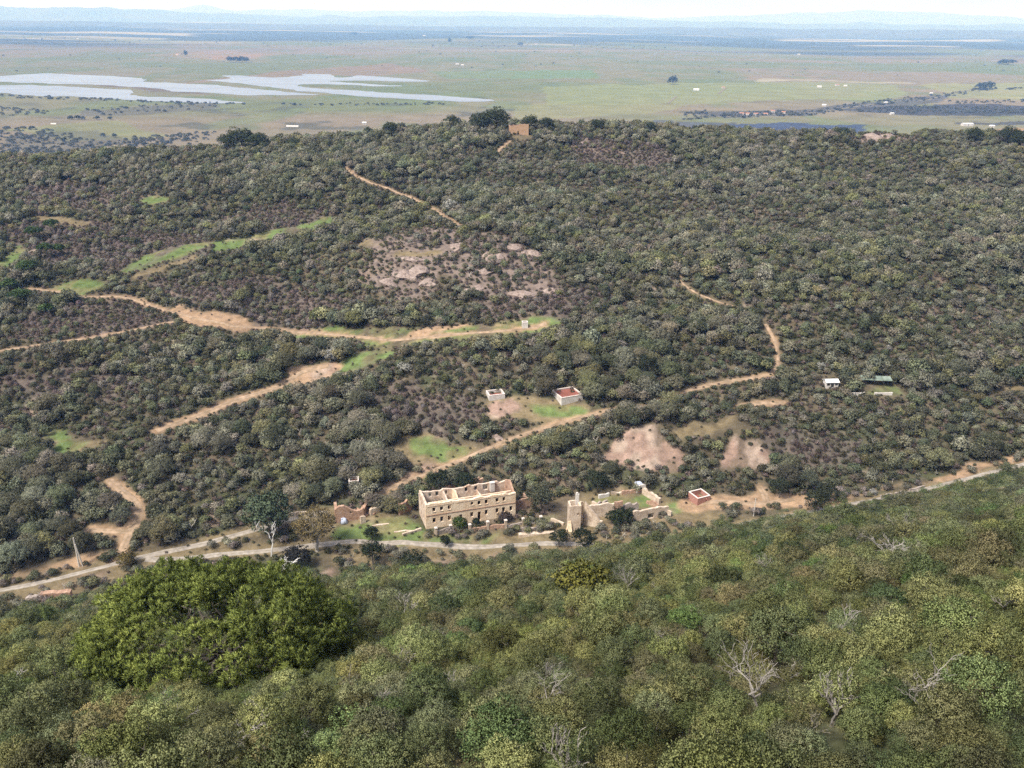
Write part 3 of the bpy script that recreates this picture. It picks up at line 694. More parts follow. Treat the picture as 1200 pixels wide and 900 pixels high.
# heaped remains behind the big ruin and at its left
bk = G(545, 574); an_ = frame(bk, RUIN_ANG + .1, 'ruined_wall', 'broken pinkish walls showing above the back of the big ruin', 'wall')
thing_wall(an_, 'wall', (-6, 0), (6, 0), 0.6, jag(2.6, 1.2, 33, .5), 'red_stone'); thing_wall(an_, 'return_wall', (5.2, .62), (5.2, 6), 0.6, jag(2.2, 1.0, 34, .4), 'red_stone'); thing_wall(an_, 'return_wall', (-3, .62), (-3, 5), 0.6, jag(2.0, 1.0, 35, .4), 'pale_stone')
bk = lp(-3.0, 11.0, 0); an_ = frame(bk, RUIN_ANG + .5, 'ruined_wall', 'stub of red wall behind the left corner of the big ruin', 'wall')
thing_wall(an_, 'wall', (-3, 0), (2.4, 0), 0.7, jag(3.6, 1.1, 36, .8), 'red_stone')

# gate pillars and garden walls in front
PIL = [(511, 627.5), (528, 623), (550.5, 623), (571.5, 620.5), (592.5, 618.5), (613, 614.5), (633.6, 613)]
PW = ['leftmost', 'second from left', 'third from left', 'fourth from left', 'fifth from left', 'sixth from left', 'rightmost']
pw_pts = []
for k, (u, v) in enumerate(PIL):
    p = G(u, v); pw_pts.append(p)
    if k == 0:
        pil0 = frame(p, RUIN_ANG, 'gate_pillar', 'pale masonry pillar of the garden fence before the big ruin, ' + PW[k], 'pillar', 'pillars before the big ruin')
        mb = MB(); mb.box(-.32, .32, -.32, .32, -.4, 2.35); mb.build('shaft', M['pale_stone'], pil0); mb = MB(); mb.box(-.42, .42, -.42, .42, 2.35, 2.58); mb.box(-.25, .25, -.25, .25, 2.58, 2.72); mb.build('cap', M['coping'], pil0)
    else:
        q = pil0.copy(); COL.objects.link(q); q.location = p; q['label'] = 'pale masonry pillar of the garden fence before the big ruin, ' + PW[k]; q.scale = (1, 1, [1, .85, .95, 1.05, 1, .8, .9][k])
        for c_ in list(pil0.children):
            d_ = c_.copy(); COL.objects.link(d_); d_.parent = q
WL = ['grey low garden wall between the first two gate pillars', 'half-buried garden wall between second and third pillars', 'orange low garden wall between third and fourth pillars', 'brown low garden wall between fourth and fifth pillars', 'broken dark garden wall between fifth and sixth pillars', 'crumbled garden wall between the last two pillars']
for k in range(6):
    a_, b_ = pw_pts[k], pw_pts[k + 1]; d = b_ - a_; an_ = frame(a_, math.atan2(d.y, d.x), 'garden_wall', WL[k], 'wall'); ln = math.hypot(d.x, d.y)
    thing_wall(an_, 'wall', (.45, -.15), (ln - .45, -.15), 0.35, jag([1.5, .5, 1.1, 1.2, .8, .6][k], [.25, .3, .2, .3, .4, .4][k], 50 + k), ['grey_stone', 'red_stone', 'red_stone', 'red_stone', 'grey_stone', 'grey_stone'][k])
a_, b_ = G(608, 630.5), G(652, 625); d = b_ - a_; an_ = frame(a_, math.atan2(d.y, d.x), 'terrace_wall', 'long pale retaining wall at the roadside between big ruin and tower', 'wall')
thing_wall(an_, 'wall', (0, 0), (math.hypot(d.x, d.y), 0), 1.2, jag(1.0, .12, 61), 'pale_stone'); thing_wall(an_, 'upper_wall', (.5, 2.4), (math.hypot(d.x, d.y) - 1, 2.4), .6, jag(1.5, .3, 62), 'grey_stone')
for (u0, v0, u1, v1, hh, lb, sd_) in [(472, 628, 494, 622, .7, 'low tan bank wall left of the big ruin, the upper one', 63), (436, 618, 476, 611, .6, 'long low tan terrace wall right of the stone heap', 64), (462, 625, 482, 622, .5, 'short tan terrace wall just left of the big ruin', 65),
                                     (340, 606, 362, 603, 1.3, 'pale low wall between the round pine and the eucalyptus', 66)]:
    a_, b_ = G(u0, v0), G(u1, v1); d = b_ - a_; an_ = frame(a_, math.atan2(d.y, d.x), 'terrace_wall', lb, 'wall'); thing_wall(an_, 'wall', (0, 0), (math.hypot(d.x, d.y), 0), .5, jag(hh, .25, sd_, .2), 'pale_stone')

# ruined tower with stump of chimney, gable and long walls
T0 = Vector((*plane_hit(666.5, 622.5, ZT + .2), ZT + .2)); TA = 0.12
tower = frame(T0, TA, 'ruined_tower', 'square pale ochre ruined tower with a chimney stump on top', 'tower')
tp = lambda s: 8.0 + .15 * math.sin(s * 4)
thing_wall(tower, 'front_wall', (0, 0), (3.3, 0), .5, tp, 'pale_stone', [(2.1, 2.75, 5.0, 5.8)]); thing_wall(tower, 'side_wall', (0, 3.2), (0, .5), .5, tp, 'pale_stone')
thing_wall(tower, 'side_wall', (3.3, .5), (3.3, 3.2), .5, tp, 'stone', [(1, 1.7, 4.5, 5.6)]); thing_wall(tower, 'rear_wall', (0.5, 2.7), (2.8, 2.7), .5, lambda s: 8.2, 'pale_stone')
mb = MB(); mb.box(2.05, 2.95, 2.0, 2.68, 7.0, 10.6); mb.box(2.15, 2.6, 2.05, 2.6, 10.6, 11.0); mb.build('chimney_stump', M['white_wall'], tower)
mb = MB(); mb.quad_box([(-.9, -.5, -.6), (0.9, -1.0, -.6), (0.9, -.01, -.6), (-.9, .6, -.6), (-.2, -.1, 3.2), (.5, -.2, 3.4), (.5, -.012, 3.4), (-.2, .2, 3.2)]); mb.build('buttress', M['stone'], tower)
gw = frame(T0 + Vector((4.4, 3.2, 0)), TA, 'ruined_wall', 'stepped gable wall sloping down at the right of the ruined tower', 'wall')
thing_wall(gw, 'gable', (0, 0), (4.8, -2.6), .6, lambda s: 7.6 - 1.0 * s if s < 4.2 else 2.6, 'pale_stone'); thing_wall(gw, 'side_wall', (0, 0.7), (-.6, 4.8), .6, lambda s: 7.4 - .5 * s, 'stone')
def between(u0, v0, u1, v1, name, label, hgt, amp, sd_, mat, T=.6, ops=(), cat='wall', step=.6):
    a_, b_ = G(u0, v0), G(u1, v1); d = b_ - a_; an_ = frame(Vector((a_.x, a_.y, min(a_.z, b_.z))), math.atan2(d.y, d.x), name, label, cat); ln = math.hypot(d.x, d.y)
    thing_wall(an_, 'wall', (0, 0), (ln, 0), T, jag(hgt + max(0, (b_.z - a_.z)) * .5, amp, sd_, .25, .9), mat, [o_ for o_ in ops if o_[1] < ln - .3], -1.5, step); return an_
between(688, 607, 719, 605, 'ruined_wall', 'long grey-ochre standing wall with buttresses right of the tower, left half', 4.2, .5, 71, 'pale_stone')
between(719.5, 605, 729, 604.5, 'ruined_wall', 'darker tall piece at the end of the long standing wall', 4.6, .5, 72, 'red_stone')
between(729.5, 603, 748, 601, 'ruined_wall', 'broken low wall between the standing wall and the arches', 3.0, 1.0, 73, 'grey_stone')
aw = between(742, 612, 783, 604.5, 'arched_wall', 'pale wall with two dark arched openings above the road', 3.2, .55, 74, 'pale_stone', .7, [(4.6, 6.6, .2, 1.9), (8.0, 9.9, .2, 1.9)])
between(729, 580, 752, 577, 'ruined_wall', 'tumbled brown wall at the back of the grassy ruin court', 1.2, .6, 75, 'red_stone')
between(752, 578.5, 772, 591, 'ruined_wall', 'ruined pinkish wall descending the right side of the grassy court', 1.9, .7, 76, 'pale_stone', .9)
between(702, 585, 714, 582, 'ruined_wall', 'short white stub of wall at the left of the grassy court', 1.2, .4, 77, 'white_wall')
between(693, 592, 699, 596, 'ruined_wall', 'low stub of wall behind the tower on the grass', 1.3, .5, 78, 'pale_stone')
between(700, 596, 712, 592, 'ruined_wall', 'short cross wall behind the long standing wall on the grass', 1.6, .7, 120, 'grey_stone')
between(757, 590, 771, 596, 'ruined_wall', 'crumbled pinkish wall closing the right end of the grassy court', 1.5, .7, 121, 'red_stone')
between(735, 598, 747, 593, 'ruined_wall', 'low grey wall behind the broken wall, beside the grassy court', 1.3, .6, 122, 'grey_stone')
between(716, 580, 730, 579, 'ruined_wall', 'tan stub of wall along the top edge of the grassy court', .9, .5, 123, 'pale_stone')
between(645, 612, 660, 616, 'ruined_wall', 'low broken wall on the grass left of the tower', 1.0, .5, 124, 'pale_stone')
between(772, 603, 786, 606, 'ruined_wall', 'broken pale wall end right of the arched wall', 1.8, .9, 125, 'pale_stone')
kp = G(751, 577); kk_ = frame(kp, .3, 'ruined_hut', 'small pale lilac hut stub at the top of the ruin court', 'ruin')
thing_wall(kk_, 'wall', (-1.6, 0), (1.6, 0), .4, jag(2.6, .5, 79), 'white_wall', [(1.2, 2.0, .2, 1.7)]); thing_wall(kk_, 'side_wall', (1.2, .41), (1.2, 3), .4, jag(2.2, .5, 80), 'white_wall')
mb = MB(); mb.quad_box([(-1.2, .5, 2.3), (.7, .5, 2.3), (.7, 2.4, 2.2), (-1.2, 2.4, 2.2), (-1.1, .6, 2.75), (.6, .6, 2.7), (.6, 2.3, 2.6), (-1.1, 2.3, 2.65)]); mb.build('roof_remnant', M['blue_sheet'], kk_)

# -- boxes and basins: four walls with a coping and a sunken floor
def basin(u, v, ang, lx, ly, hz_, wall_m, floor_m, label, name, cat, T=.3, fl=.4, cop='coping', door=None):
    p = G(u, v); f_ = frame(p, ang, name, label, cat); OCC.append((p.x, p.y, max(lx, ly) * .75))
    c = [(-lx / 2, -ly / 2), (lx / 2, -ly / 2), (lx / 2, ly / 2), (-lx / 2, ly / 2)]
    for q in range(4):
        a_ = Vector(c[q]); b_ = Vector(c[(q + 1) % 4])
        if q in (1, 3):
            e_ = (b_ - a_).normalized(); a_ = a_ + e_ * T; b_ = b_ - e_ * T
        thing_wall(f_, 'wall', a_, b_, T, lambda s: hz_, wall_m, [door] if door and q == 0 else (), -2.0)
        mb = MB(); e_ = (b_ - a_).normalized(); n_ = Vector((-e_.y, e_.x)); x_ = 0.05; pts = [a_ - n_ * x_, b_ - n_ * x_, b_ + n_ * (T + x_), a_ + n_ * (T + x_)]
        mb.quad_box([(*w_, hz_) for w_ in pts] + [(*w_, hz_ + .14) for w_ in pts]); mb.build('coping', M[cop], f_)
    mb = MB(); mb.box(-lx / 2 + T, lx / 2 - T, -ly / 2 + T, ly / 2 - T, fl - .3, fl); mb.build('floor', M[floor_m], f_)
    return f_
OCC = []
basin(580.5, 464, .30, 5.6, 4.6, 1.3, 'white_wall', 'red_floor', 'small white-walled open tank with dark floor on the far hill', 'water_tank', 'water tank')
basin(664.5, 464.5, .42, 8.2, 7.6, 1.5, 'white_wall', 'red_floor', 'large white-walled open basin with rust red floor above the track', 'water_basin', 'water basin', fl=1.15)
basin(775, 485, .12, 4.6, 3.2, 1.3, 'white_wall', 'grey_stone', 'low white tank beside the track above the bare pink bank', 'water_tank', 'water tank')
basin(819, 585.5, .45, 4.6, 4.6, 2.0, 'red_wall', 'red_floor', 'roofless red-walled shed with pale rim right of the ruins', 'roofless_shed', 'shed', door=(3.0, 3.7, 0, 1.5))
basin(415, 570, .15, 3.0, 3.0, 2.5, 'white_wall', 'red_floor', 'small white cube hut with dark red roof hollow above the stone heap', 'white_hut', 'hut', fl=1.8)
basin(615, 383.5, .1, 2.2, 2.0, 2.2, 'white_wall', 'grey_stone', 'tiny white block hut at the right end of the green strip', 'white_hut', 'hut', fl=1.6)

# crest ruin
p = G(608, 158); cr_ = frame(p, .05, 'ruined_house', 'orange roofless stone house on the ridge crest beside the pines', 'ruin')
thing_wall(cr_, 'front_wall', (-6.5, 0), (6.5, 0), .6, lambda s: 5.6 + (1.3 if s > 6.4 else 0) + .2 * math.sin(s * 2), 'crest_stone', [(5.6, 6.4, .3, 2.6)], step=.5); thing_wall(cr_, 'side_wall', (5.9, .6), (5.9, 7), .6, lambda s: 6.6 - .1 * s, 'red_stone')
thing_wall(cr_, 'side_wall', (-6.5, 7), (-6.5, .6), .6, lambda s: 5.6, 'red_stone'); thing_wall(cr_, 'rear_wall', (-5.9, 6.4), (5.9, 6.4), .6, jag(5.8, .6, 83), 'red_stone')
OCC.append((p.x, p.y + 3, 8))

# stone ruin heap at the left
p = G(416, 610); sr_ = frame(p, .25, 'stone_ruin', 'orange-pink collapsed stone house with one dark hole, left of the big ruin', 'ruin')
thing_wall(sr_, 'front_wall', (-5.5, 0), (2.6, 0.3), .9, lambda s: 3.9 + 1.1 * math.sin(s * .75 + .1) - .12 * max(0, s - 5) + .3 * float(fbm(s * 1.5, 1, 3, 2)), 'red_stone', [(4.2, 4.9, 2.4, 3.2)], step=.45)
thing_wall(sr_, 'side_wall', (-5.5, 5), (-5.5, .7), .8, jag(3.4, .9, 91), 'red_stone'); thing_wall(sr_, 'broken_wall', (2.7, .9), (4.4, 4.8), .8, jag(3.0, 1.0, 92), 'red_stone', step=.4); thing_wall(sr_, 'broken_wall', (4.6, 1.0), (7.6, 2.2), .8, jag(2.7, .9, 93), 'pale_stone', step=.4)
thing_wall(sr_, 'broken_wall', (1.5, -2.0), (3.0, -1.6), .6, jag(2.0, .7, 94), 'pale_stone', step=.3)
heap(60, -5, 6, 1, 5, .3, .5, 1.6, 'rubble', 'red_stone', sr_)
p = G(403, 612.5); mb = MB()
for k in range(9):
    a_ = k * .7; mb.tube([(math.cos(a_) * .8, math.sin(a_) * .5, -.1), (math.cos(a_) * .4, math.sin(a_) * .3, .9 + .2 * (k % 3)), (0, 0, 1.5 + .1 * (k % 2))], [.5, .42, .12], 6)
tag(mb.build('tarpaulin', M['blue_sheet'], None, True), 'small pale blue and white heap in front of the orange stone ruin', 'tarpaulin').location = p
OCC += [(p.x, p.y + 2, 8), (p.x + 3, p.y - 3, 7)]
# ruined arched bridge block at the far left
p = G(68, 701); bb = frame(p, .18, 'ruined_culvert', 'reddish brick block with a low arch below the road at the left', 'ruin')
thing_wall(bb, 'wall', (-3.6, -1), (3.4, -1), 1.5, jag(2.1, .45, 95), 'red_stone', [(.9, 2.9, -1.5, .7), (3.9, 5.6, -1.5, .9)], -2.2, .4); thing_wall(bb, 'broken_wall', (-7.5, -.4), (-3.9, -.6), 1.2, jag(.9, .6, 96), 'grey_stone', step=.4)
heap(26, -7, 5, -3.2, -1.5, -.6, .4, 1.1, 'rubble', 'pale_stone', bb)
OCC.append((p.x, p.y, 5))
for (u, v, s_, lb) in [(700, 648, 0, ''), ]: pass

# poles: a braced double pole at the left, a thin one by the red shed
p = G(93, 664); po = frame(p, .3, 'utility_pole', 'pale braced wooden pole standing above the road at the left', 'pole')
mb = MB(); mb.tube([(0, 0, -.5), (0, 0, 4.5), (-.05, 0, 9.0)], [.24, .21, .17], 8); mb.build('pole', M['pale_wood'], po)
mb = MB(); mb.tube([(.95, -.1, -.5), (.1, -.14, 7.0)], [.2, .16], 8); mb.build('brace', M['pale_wood'], po)
mb = MB(); mb.tube([(-.75, 0, 8.55), (.65, 0, 8.55)], [.07, .07], 6); mb.build('crossarm', M['dark'], po)
for k in (-.65, 0.0, .55):
    mb = MB(); mb.tube([(k, 0, 8.6), (k, 0, 8.72), (k, 0, 8.86)], [.04, .07, .05], 6); mb.build('insulator', M['white_wall'], po)
OCC.append((p.x, p.y, 3))
p = G(883, 605); po = frame(p, 0, 'utility_pole', 'thin pale pole on the bare bank right of the red shed', 'pole')
mb = MB(); mb.tube([(0, 0, -.5), (0, 0, 6.0)], [.13, .10], 8); mb.build('pole', M['pale_wood'], po); mb = MB(); mb.tube([(-.5, 0, 5.6), (.5, 0, 5.6)], [.05, .05], 6); mb.build('crossarm', M['dark'], po)

# homestead half hidden on the right of the far hill
def house(p, ang, lx, ly, hw, hr, wall_m, roof_m, name, label, cat, wins=3, group=None, parent_z=0):
    f_ = frame(p, ang, name, label, cat, group); mb = MB(); mb.box(-lx / 2, lx / 2, -ly / 2, ly / 2, -1.5, hw)
    b_ = len(mb.v); mb.v += [(-lx / 2, -ly / 2, hw + .002), (-lx / 2, ly / 2, hw + .002), (-lx / 2, 0, hw + hr - .03), (lx / 2, -ly / 2, hw + .002), (lx / 2, ly / 2, hw + .002), (lx / 2, 0, hw + hr - .03)]
    mb.f += [(b_, b_ + 2, b_ + 1), (b_ + 3, b_ + 4, b_ + 5)]; mb.build('wall', M[wall_m], f_)
    mb = MB()
    for sg in (-1, 1):
        mb.quad_box([(-lx / 2 - .3, sg * (ly / 2 + .3), hw - .12), (lx / 2 + .3, sg * (ly / 2 + .3), hw - .12), (lx / 2 + .3, sg * .004, hw + hr), (-lx / 2 - .3, sg * .004, hw + hr),
                     (-lx / 2 - .3, sg * (ly / 2 + .3), hw + .05), (lx / 2 + .3, sg * (ly / 2 + .3), hw + .05), (lx / 2 + .3, sg * .004, hw + hr + .17), (-lx / 2 - .3, sg * .004, hw + hr + .17)])
    mb.build('roof', M[roof_m], f_)
    for k in range(wins):
        x_ = -lx / 2 + lx * (k + .5) / wins; dr = k == wins // 2
        mb = MB(); mb.box(x_ - .5, x_ + .5, -ly / 2 - .05, -ly / 2 + .03, 0.1 if dr else hw * .4, hw * .78); mb.build('door' if dr else 'window', M['dark'], f_)
    return f_
p = G(973, 452); house(p, .1, 4.4, 3.0, 1.9, .6, 'white_wall', 'roof_pale', 'white_shed', 'small white shed among trees on the right of the far hill', 'shed'); OCC.append((p.x, p.y, 4.5))
p = G(1017, 449.5); f_ = frame(p, -.08, 'greenhouse', 'long low pale teal greenhouse roof among trees at right', 'greenhouse'); OCC += [(p.x - 4, p.y, 3), (p.x + 4, p.y, 3)]
for k in range(5):
    mb = MB(); mb.quad_box([(-8 + k * 3.2, -1.5, 1.9), (-4.9 + k * 3.2, -1.5, 1.9), (-4.9 + k * 3.2, 1.6, 2.5), (-8 + k * 3.2, 1.6, 2.5), (-8 + k * 3.2, -1.5, 1.98), (-4.9 + k * 3.2, -1.5, 1.98), (-4.9 + k * 3.2, 1.6, 2.58), (-8 + k * 3.2, 1.6, 2.58)]); mb.build('roof_panel', M['teal_sheet'], f_)
    for y_ in (-1.4, 1.5):
        mb = MB(); mb.tube([(-7.9 + k * 3.2, y_, -.6), (-7.9 + k * 3.2, y_, 1.9 if y_ < 0 else 2.5)], [.06, .06], 6); mb.build('post', M['dark'], f_)
p = G(1000, 464); an_ = frame(p, .05, 'field_wall', 'low whitish wall below the teal greenhouse', 'wall'); thing_wall(an_, 'wall', (-5, 0), (4, 0), .4, jag(1.2, .3, 98), 'white_wall')
p = G(1036, 463); an_ = frame(p, .05, 'field_wall', 'short whitish wall beside the yellow-green patch at right', 'wall'); thing_wall(an_, 'wall', (-3.5, 0), (3, 0), .4, jag(1.0, .3, 99), 'white_wall')
# pale roadside parapets on the right
for k, (u0, v0, u1, v1, lb) in enumerate([(1032, 583, 1046, 580, 'low pale parapet on the road at right, left one of three'), (1049, 580, 1062, 577, 'low pale parapet on the road at right, middle one of three'), (1066, 576, 1084, 571, 'low pale parapet on the road at right, right one of three')]):
    between(u0, v0, u1, v1, 'parapet', lb, .6, .2, 110 + k, 'grey_stone', .4)
# white spots: a goat-like boulder would be a guess, so plain white stones
def boulder(p, s_, name, label, mat, seed, parent=None, group=None, flat=.7, rough=.35):
    rr = np.random.default_rng(seed); import bmesh
    bm = bmesh.new(); bmesh.ops.create_icosphere(bm, subdivisions=2, radius=1.0); pl = [(Vector(rr.normal(size=3)).normalized(), rr.uniform(.55, .9)) for _ in range(9)]
    for v in bm.verts:
        c = v.co.copy()
        for n_, d_ in pl:
            k = c.dot(n_) - d_
            if k > 0: c -= n_ * k * .92
        c *= 1 + rough * .3 * rr.normal(); v.co = Vector((c.x * s_[0], c.y * s_[1], c.z * s_[2]))
    me = bpy.data.meshes.new(name); bm.to_mesh(me); bm.free(); me.materials.append(M[mat])
    o_ = link(bpy.data.objects.new(name, me), parent); o_.location = p; o_.rotation_euler = (0, 0, rr.uniform(0, 6))
    if label: tag(o_, label, 'rock', group)
    return o_
boulder(G(626, 649), (1.1, .8, .7), 'boulder', 'single white stone on the bank just below the road, left of the tower', 'white_wall', 3)
boulder(G(604, 653), (.7, .6, .45), 'boulder', 'smaller white stone below the road', 'white_wall', 4)
for k, (u, v, a_, b_, c_, lb) in enumerate([(475, 322, 9, 6, 3.6, 'broad pale rock slab on the left of the rocky knoll'), (492, 316, 8, 6, 3.2, 'tilted rock slab at the middle left of the rocky knoll'), (458, 330, 6, 5, 2.6, 'lower left rock of the rocky knoll'), (500, 330, 6, 5, 2.6, 'rock at the foot of the knoll slabs'),
        (512, 270, 2.8, 2.2, 2.0, 'orange upright rock at the top left of the knoll'), (575, 300, 9, 6, 3.0, 'long rock in the centre of the knoll'), (600, 290, 7, 6, 3.2, 'rock on the upper right of the knoll'), (622, 296, 6, 5, 3.0, 'rightmost rock of the knoll'),
        (570, 316, 7, 5, 2.4, 'pinkish rock below the knoll centre'), (555, 338, 6, 4, 2.4, 'orange-pink rock low on the knoll'), (612, 345, 7, 5, 3.2, 'pink rock at the lower right of the knoll'), (645, 340, 5, 4, 2.6, 'small rock outside the knoll to the right'),
        (485, 303, 8, 5, 2.4, 'rock on the upper left rim of the knoll'), (540, 288, 7, 5, 2.2, 'flat rock at the top of the knoll'), (1022, 160, 10, 7, 5, 'left hump of the rocky knob on the crest at right'), (1040, 160, 9, 7, 4.5, 'right hump of the rocky knob on the crest at right'),
        (684, 167, 5, 4, 2.6, 'pale pink rock near the crest right of the ruin'), (736, 158, 6, 5, 4, 'brownish pointed rock on the crest right of centre'), (680, 149, 6, 4, 2.6, 'orange rock on the crest right of the ruin'),
        (560, 508, 0, 0, 0, ''), (583, 512, 2.6, 2.2, 1.6, 'grey rock beside the track near the green clearing'), (660, 548, 2.5, 2, 1.6, 'pale rock among bushes above the ruins'), (1010, 232, 2, 2, 1, 'orange stone far up on the hillside at right'), (1018, 333, 2, 1.5, 1.2, 'orange stone on the right of the far hill')]):
    if a_: boulder(G(u, v) - Vector((0, 0, c_ * .42)), (a_, b_, c_), 'boulder', lb, 'rock', 20 + k, None, 'rocks of the far hill')

# -- farms, barns and trees on the plain
FARM = [(960, 102.5, 22, 'white_wall', 'roof_pale', 'white farmhouse on the plain, left of the pair at right'), (981, 100.5, 20, 'white_wall', 'roof_tile', 'left one of the two white farmhouses side by side on the plain'), (990.5, 101.5, 16, 'white_wall', 'roof_pale', 'right one of the two white farmhouses side by side on the plain'),
        (965.5, 124.5, 15, 'white_wall', 'roof_pale', 'white house on the left of the valley road on the plain'), (1038, 121.5, 14, 'white_wall', 'roof_pale', 'white house among roadside trees on the plain'), (1091, 110.5, 14, 'white_wall', 'roof_pale', 'white house near the upper bend of the plain road'),
        (905.5, 131.5, 15, 'white_wall', 'roof_tile', 'white house of the hamlet, the brightest one'), (1045, 134.5, 14, 'white_wall', 'roof_pale', 'white house under the dark scorched band'), (847.5, 103.5, 15, 'white_wall', 'roof_tile', 'white farmhouse at the top of a short drive'),
        (869, 134.5, 16, 'coping', 'roof_tile', 'reddish hamlet house, leftmost'), (876, 134.8, 14, 'coping', 'roof_tile', 'reddish hamlet house, second from left'), (886, 135, 16, 'white_wall', 'roof_tile', 'hamlet house with red roof in the middle of its row'), (897, 135, 15, 'coping', 'roof_tile', 'hamlet house with red roof, fourth in its row'),
        (918, 133, 13, 'white_wall', 'roof_tile', 'hamlet house at the right end of the row'), (536, 76, 22, 'white_wall', 'roof_pale', 'white farmhouse on the plain right of the lake, left one'), (542, 77, 18, 'white_wall', 'roof_pale', 'white farmhouse on the plain right of the lake, right one'),
        (208, 64.5, 22, 'coping', 'roof_tile', 'farmhouse on the reddish field at the left of the plain'), (91, 46, 26, 'white_wall', 'roof_pale', 'white farm far off at the upper left of the plain'), (628, 52, 40, 'white_wall', 'roof_tile', 'pale farm far off in the middle of the plain'), (497, 42, 50, 'white_wall', 'roof_pale', 'bright white building far off beyond the lake'),
        (816, 106, 26, 'roof_pale', 'roof_pale', 'long pale barn on the green field'), (1133, 147.5, 34, 'white_wall', 'roof_pale', 'long white barn by the orange field at the right'), (1162, 149.5, 16, 'white_wall', 'roof_pale', 'short white shed right of the long barn'), (936, 64, 30, 'white_wall', 'roof_pale', 'pale farm on the far plain at right'), (427, 145.8, 12, 'white_wall', 'roof_pale', 'lone white hut on the near plain right of the green house strip')]
for k, (u, v, s_, wm, rm, lb) in enumerate(FARM):
    p = G(u, v); ln = s_ * .78; house(p, (k * 37 % 10 - 5) * .06, ln, max(6, s_ * .36), 3.4 + s_ * .05, 1.8, wm, rm, 'farmhouse' if 'barn' not in lb and 'shed' not in lb else 'barn', lb, 'barn' if 'barn' in lb or 'shed' in lb else 'house', 3, 'buildings on the plain')
p = G(343, 148.5); f_ = frame(p, -.05, 'greenhouse', 'long white plastic greenhouse on the near plain left of the crest pines', 'greenhouse')
for k in range(4):
    mb = MB(); mb.tube([(-14 + k * 7, 0, 0), (-7.2 + k * 7, 0, 0)], [3.0, 3.0], 12); mb.build('roof_panel', M['white_wall'], f_)
p = G(63, 145.5); f_ = frame(p, .02, 'greenhouse', 'short white greenhouse on the near plain at the left', 'greenhouse')
for k in range(2):
    mb = MB(); mb.tube([(-6 + k * 6.2, 0, 0), (0 + k * 6.2, 0, 0)], [2.4, 2.4], 12); mb.build('roof_panel', M['white_wall'], f_)

# ------------------------------------------------------------------ trees: leaf clouds, trunks, limbs
def leaf_mesh(name, P, N, size, shade, mat, aspect=1.0, flat=0.0, nblend=0.65, axis=None, r_=None, width=0.62):
    """one mesh of small leaf faces: centres P, outward normals N, edge length size"""
    r_ = r_ or rng; n = len(P); size = np.asarray(size) * np.ones(n)
    q = r_.normal(size=(n, 3)) + N * flat * 2; q /= np.linalg.norm(q, axis=1)[:, None] + 1e-9
    a = np.cross(q, r_.normal(size=(n, 3))) if axis is None else axis
    a = a / (np.linalg.norm(a, axis=1)[:, None] + 1e-9); b = np.cross(q, a); b /= np.linalg.norm(b, axis=1)[:, None] + 1e-9
    hs = size[:, None] * 0.5
    V = np.stack([P - a * hs * aspect, P - b * hs * width, P + a * hs * aspect, P + b * hs * width], 1).reshape(-1, 3)
    F = np.arange(4 * n).reshape(n, 4)
    me = np_mesh(name, V, F)
    g = q * np.sign((q * N).sum(1))[:, None]
    nn = N * nblend + g * (1 - nblend); nn /= np.linalg.norm(nn, axis=1)[:, None] + 1e-9
    me.polygons.foreach_set('use_smooth', np.ones(n, bool))
    me.normals_split_custom_set_from_vertices(np.repeat(nn, 4, 0).tolist())
    at = me.attributes.new('shade', 'FLOAT', 'POINT'); at.data.foreach_set('value', np.repeat(np.clip(shade, 0, 1), 4).astype(np.float32))
    me.materials.append(mat); return me

def dome(n, r_, zlo=-0.25):
    """directions spread over a dome"""
    k = np.arange(n) + 0.5; z = 1 - (1 - zlo) * k / n; an = k * 2.39996 + r_.uniform(0, 6.28)
    z = np.clip(z + r_.normal(size=n) * 0.08, -1, 1); s = np.sqrt(1 - z * z)
    an = an + r_.normal(size=n) * 0.3
    return np.stack([s * np.cos(an), s * np.sin(an), z], 1)

def crown_cloud(seed, R, H, zc, lobes, lobe_r, subs, sub_r, leaves, leaf, mat, name, aspect=1.0, zlo=-0.25, gap=0.12, flat=0.1, spread=1.0, nb=0.80):
    """crown of lobes, each lobe of clumps, each clump of leaf faces; returns mesh and lobe centres"""
    r_ = np.random.default_rng(seed); P, N, S, sh = [], [], [], []
    dirs = dome(lobes, r_, zlo); lc = []
    for d in dirs:
        rr = r_.uniform(0.62, 1.0)
        c = np.array([d[0] * R * rr, d[1] * R * rr, zc + d[2] * H * rr * spread]); lc.append(c)
        lr = lobe_r * r_.uniform(0.75, 1.25); ls = r_.uniform(0.25, 0.75)
        for e in dome(subs, r_, -0.45):
            if r_.random() < gap: continue
            sc = c + e * lr * r_.uniform(0.7, 1.1) * np.array([1, 1, 0.8]); sr = sub_r * r_.uniform(0.6, 1.3)
            ss = ls + r_.normal() * 0.16
            n = int(leaves * r_.uniform(0.6, 1.2))
            g = r_.normal(size=(n, 3)); g /= np.linalg.norm(g, axis=1)[:, None]
            g[:, 2] = np.where(g[:, 2] < -0.35, -g[:, 2], g[:, 2])
            p = sc + g * (sr * r_.uniform(0.45, 1.08, n) )[:, None]
            nn = g * 0.55 + e * 0.35 + d * 0.35; nn /= np.linalg.norm(nn, axis=1)[:, None]
            P.append(p); N.append(nn); S.append(leaf * r_.uniform(0.65, 1.35, n)); sh.append(ss + r_.normal(size=n) * 0.08)
    P = np.concatenate(P); N = np.concatenate(N); S = np.concatenate(S); sh = np.concatenate(sh)
    return leaf_mesh(name, P, N, S, sh, mat, aspect, flat, nb, None, r_), lc

